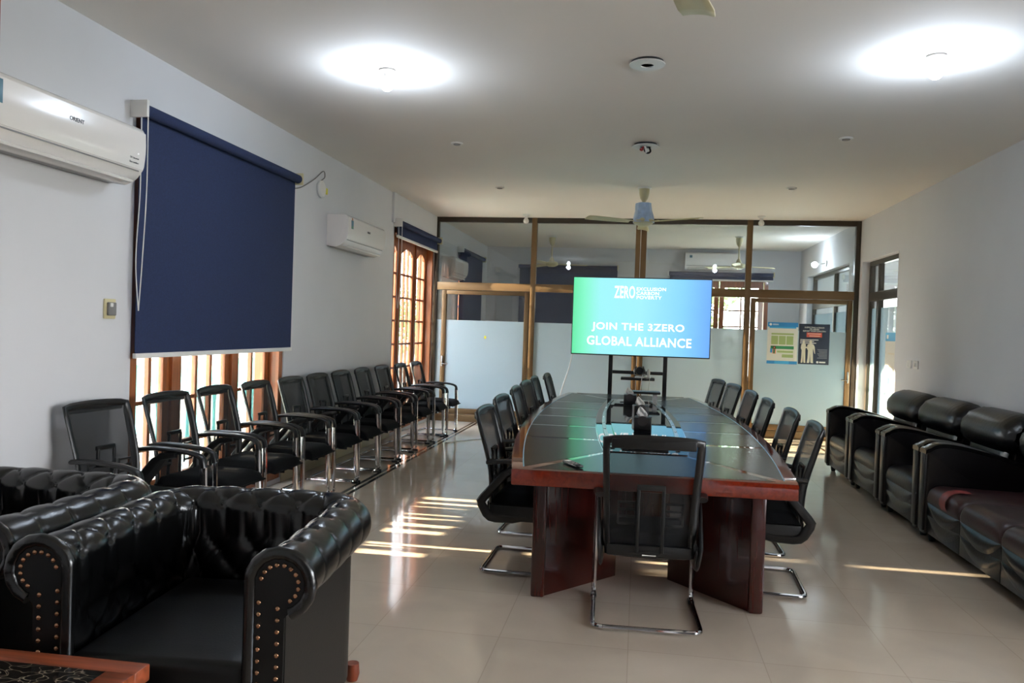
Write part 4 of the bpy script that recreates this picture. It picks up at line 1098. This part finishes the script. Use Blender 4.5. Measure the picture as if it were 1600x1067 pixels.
def ceiling_fan(x, y, drop, ang, label, cover=False, R=.64):
    t = thing('ceiling_fan', label, 'ceiling fan', (x, y, ZC), ang, 'ceiling fans')
    MB().lathe([(.078, 0), (.078, -.012), (.062, -.022)], n=28).obj('ceiling_plate', MT['white'], t)
    MB().lathe([(.06, -.02), (.058, -.07), (.045, -.13), (.02, -.17), (.012, -.175)], n=24).obj('canopy', MT['cream'], t)
    MB().lathe([(.012, -.17), (.012, -drop + .04)], n=12).obj('rod', MT['cream'], t)
    MB().lathe([(.012, -drop + .13), (.035, -drop + .10), (.05, -drop + .05), (.105, -drop + .035), (.12, -drop + .01), (.11, -drop - .02), (.06, -drop - .045), (.0, -drop - .05)], n=32).obj('motor', MT['cream'], t)
    for k in range(3):
        a = 2 * PI * k / 3; P = []
        c, s = math.cos(a), math.sin(a)
        for i in range(9):
            r_ = .17 + (R - .17) * i / 8; hw_ = .045 + .03 * (i / 8) ** .7; hw_ *= 1 if i < 8 else .86; row = []
            for j in range(5):
                v = -1 + j / 2; zz = -drop + .0 + v * hw_ * .17 - .008 * v * v
                row.append((c * r_ - s * v * hw_, s * r_ + c * v * hw_, zz))
            P.append(row)
        b = MB().grid(P).obj('blade', MT['cream'], t); md = b.modifiers.new('s', 'SOLIDIFY'); md.thickness = .006
        MB().bar((c * .09, s * .09, -drop + .004), (c * .20, s * .20, -drop + .006), .03, .008).obj('blade_iron', MT['cream'], b)
    if cover:
        P = []
        for i in range(29):
            q = 2 * PI * i / 28; row = []
            for j in range(9):
                v = j / 8; rr_ = (.085 + .035 * v) * (1 + .07 * math.sin(q * 5 + v * 3) + .05 * math.sin(q * 9 - v * 5))
                row.append((rr_ * math.cos(q), rr_ * math.sin(q), -.185 - v * (drop - .175)))
            P.append(row)
        mb = MB().grid(P); mb.bm.faces.new([mb.bm.verts.new(P[i][0]) for i in range(28)])
        mb.obj('plastic_wrap', MT['cover'], t)
    return t
ceiling_fan(0.0, 9.19, .40, math.radians(90), 'ceiling fan wrapped in pale blue plastic, above the television', True, .72)
ceiling_fan(.02, 2.60, .40, math.radians(75), 'ceiling fan at the top picture edge, only one blade tip showing', False, .66)
ceiling_fan(-1.60, 14.0, .50, math.radians(10), 'cream ceiling fan behind the glass partition, left one')
ceiling_fan(1.62, 13.7, .50, math.radians(20), 'cream ceiling fan behind the glass partition, right one')

# ---------------------------------------------------------------- posters
def poster(name, label, loc, rz, w_, h_, m):
    t = thing(name, label, 'poster', loc, rz)
    o = MB().box((-w_ / 2, -.0015, -h_ / 2), (w_ / 2, 0, h_ / 2)).obj('sheet', MT[m], t)
    return t, o
def patch(o, x0, x1, z0, z1, m, d=.0008, name='print_block'):
    return MB().box((x0, -.0015 - d, z0), (x1, -.0015, z1)).obj(name, MT[m], o)
p1, s1 = poster('poster', 'white poster with blue header and green boxes on the partition glass', (2.04, YP - .0075, 1.375), 0, .42, .60, 'p_paper')
patch(s1, -.21, .21, .235, .30, 'p_blue'); patch(s1, -.185, .185, .215, .235, 'p_cyan'); patch(s1, -.21, .21, -.30, -.255, 'p_blue'); patch(s1, -.10, .10, -.30, -.255, 'p_cyan', .0011)
patch(s1, -.155, .155, .12, .145, 'p_green')
for i in range(3): patch(s1, -.155 + .105 * i, -.06 + .105 * i, -.02, .105, 'p_green')
patch(s1, -.16, .16, -.085, -.04, 'p_dgreen'); patch(s1, -.07, .155, -.14, -.10, 'p_pale'); patch(s1, -.07, .15, -.135, -.11, 'p_green', .0011); patch(s1, .0, .155, -.205, -.16, 'p_green')
patch(s1, -.165, -.135, -.14, -.08, 'p_blue', .0014); patch(s1, -.135, -.085, -.155, -.085, 'p_skin', .0014); patch(s1, -.125, -.09, -.085, -.045, 'p_hair', .0016)
patch(s1, -.118, -.10, -.075, -.055, 'p_skin', .0018); patch(s1, -.122, -.1, -.15, -.09, 'p_dgreen', .0016)
MB().lathe([(.018, 0), (.018, .001)], n=16).obj('emblem', MT['ptext_w'], s1, (-.17, -.0016, .268)).rotation_euler = (PI / 2, 0, 0)
text('print_text', 'United for safety', .022, MT['ptext_w'], s1, (-.08, -.0026, .268), (PI / 2, 0, 0), .0003) if False else None
for z in (.275, .262): patch(s1, -.14, -.06, z - .003, z + .003, 'ptext_w', .0011, 'print_line')
p2, s2 = poster('poster', 'dark navy poster with two white figures on the partition glass', (2.475, YP - .0075, 1.375), 0, .42, .58, 'p_navy')
for z, w_, sx_ in ((.235, .14, 0), (.21, .075, 0), (.182, .16, 0)): pass
text('print_text', 'SUSPECTING A FRAUD', .03, MT['ptext_w'], s2, (.0, -.002, .238), (PI / 2, 0, 0), .0003, .0004, width=.27, height=.02)
text('print_text', 'OR ABUSE?', .03, MT['ptext_w'], s2, (.0, -.002, .212), (PI / 2, 0, 0), .0003, .0004, width=.13, height=.02)
text('print_text', 'REPORT YOUR CONCERN', .03, MT['ptext_w'], s2, (.0, -.002, .186), (PI / 2, 0, 0), .0003, .0004, width=.31, height=.02)
patch(s2, -.105, .105, .10, .165, 'p_red')
for z, a, b in ((.148, -.09, .09), (.118, -.07, .08)): patch(s2, a, b, z - .004, z + .004, 'p_beige', .0012, 'print_line')
for z, b in ((.062, .06), (.04, 0.0), (.015, .03)): patch(s2, -.19, b, z - .005, z + .005, 'ptext_w', .0009, 'print_line')
for k in range(7): patch(s2, .05 + (k % 3) * .012, .185, -.075 - .02 * k - .004, -.075 - .02 * k + .004, 'p_grey', .0009, 'print_line')
MB().lathe([(.016, 0), (.016, .001)], n=16).obj('emblem', MT['ptext_w'], s2, (.055, -.0016, -.255)).rotation_euler = (PI / 2, 0, 0)
patch(s2, .08, .165, -.265, -.245, 'ptext_w', .0009, 'print_line')
def figure(o, x, sc, arm):
    L = [(-.045, -.27), (-.012, -.27), (-.008, -.25), (-.004, -.13), (.004, -.25), (.01, -.27), (.045, -.27), (.04, -.25), (.034, -.1), (.036, -.06)]
    L += ([(.07, -.055), (.072, -.04), (.036, -.035)] if arm else [(.055, -.13), (.066, -.14), (.058, -.04)]) + [(.042, -.005), (.014, .008), (.012, .014), (.02, .03), (.014, .05), (0, .056), (-.014, .05), (-.02, .03), (-.012, .014), (-.014, .008), (-.042, -.005), (-.05, -.06), (-.034, -.09), (-.036, -.2)]
    MB().prism([(x + a * sc, b) for a, b in L], -.0026, -.0016, 'Y').obj('figure_print', MT['p_beige'], o)
figure(s2, -.14, .75, True); figure(s2, -.045, 1.0, False)
p3, s3 = poster('poster', 'white poster with bright blue header on the right-hand glass door', (XR + .128, 10.60, 1.235), PI / 2 + PI, .50, .66, 'p_paper')
patch(s3, -.25, .25, .22, .33, 'p_cyan'); patch(s3, -.25, .25, -.33, -.25, 'p_cyan'); patch(s3, -.2, -.13, .25, .30, 'ptext_w', .001)
patch(s3, -.1, .1, -.12, -.10, 'p_beige'); patch(s3, -.12, .12, .05, .07, 'p_beige')
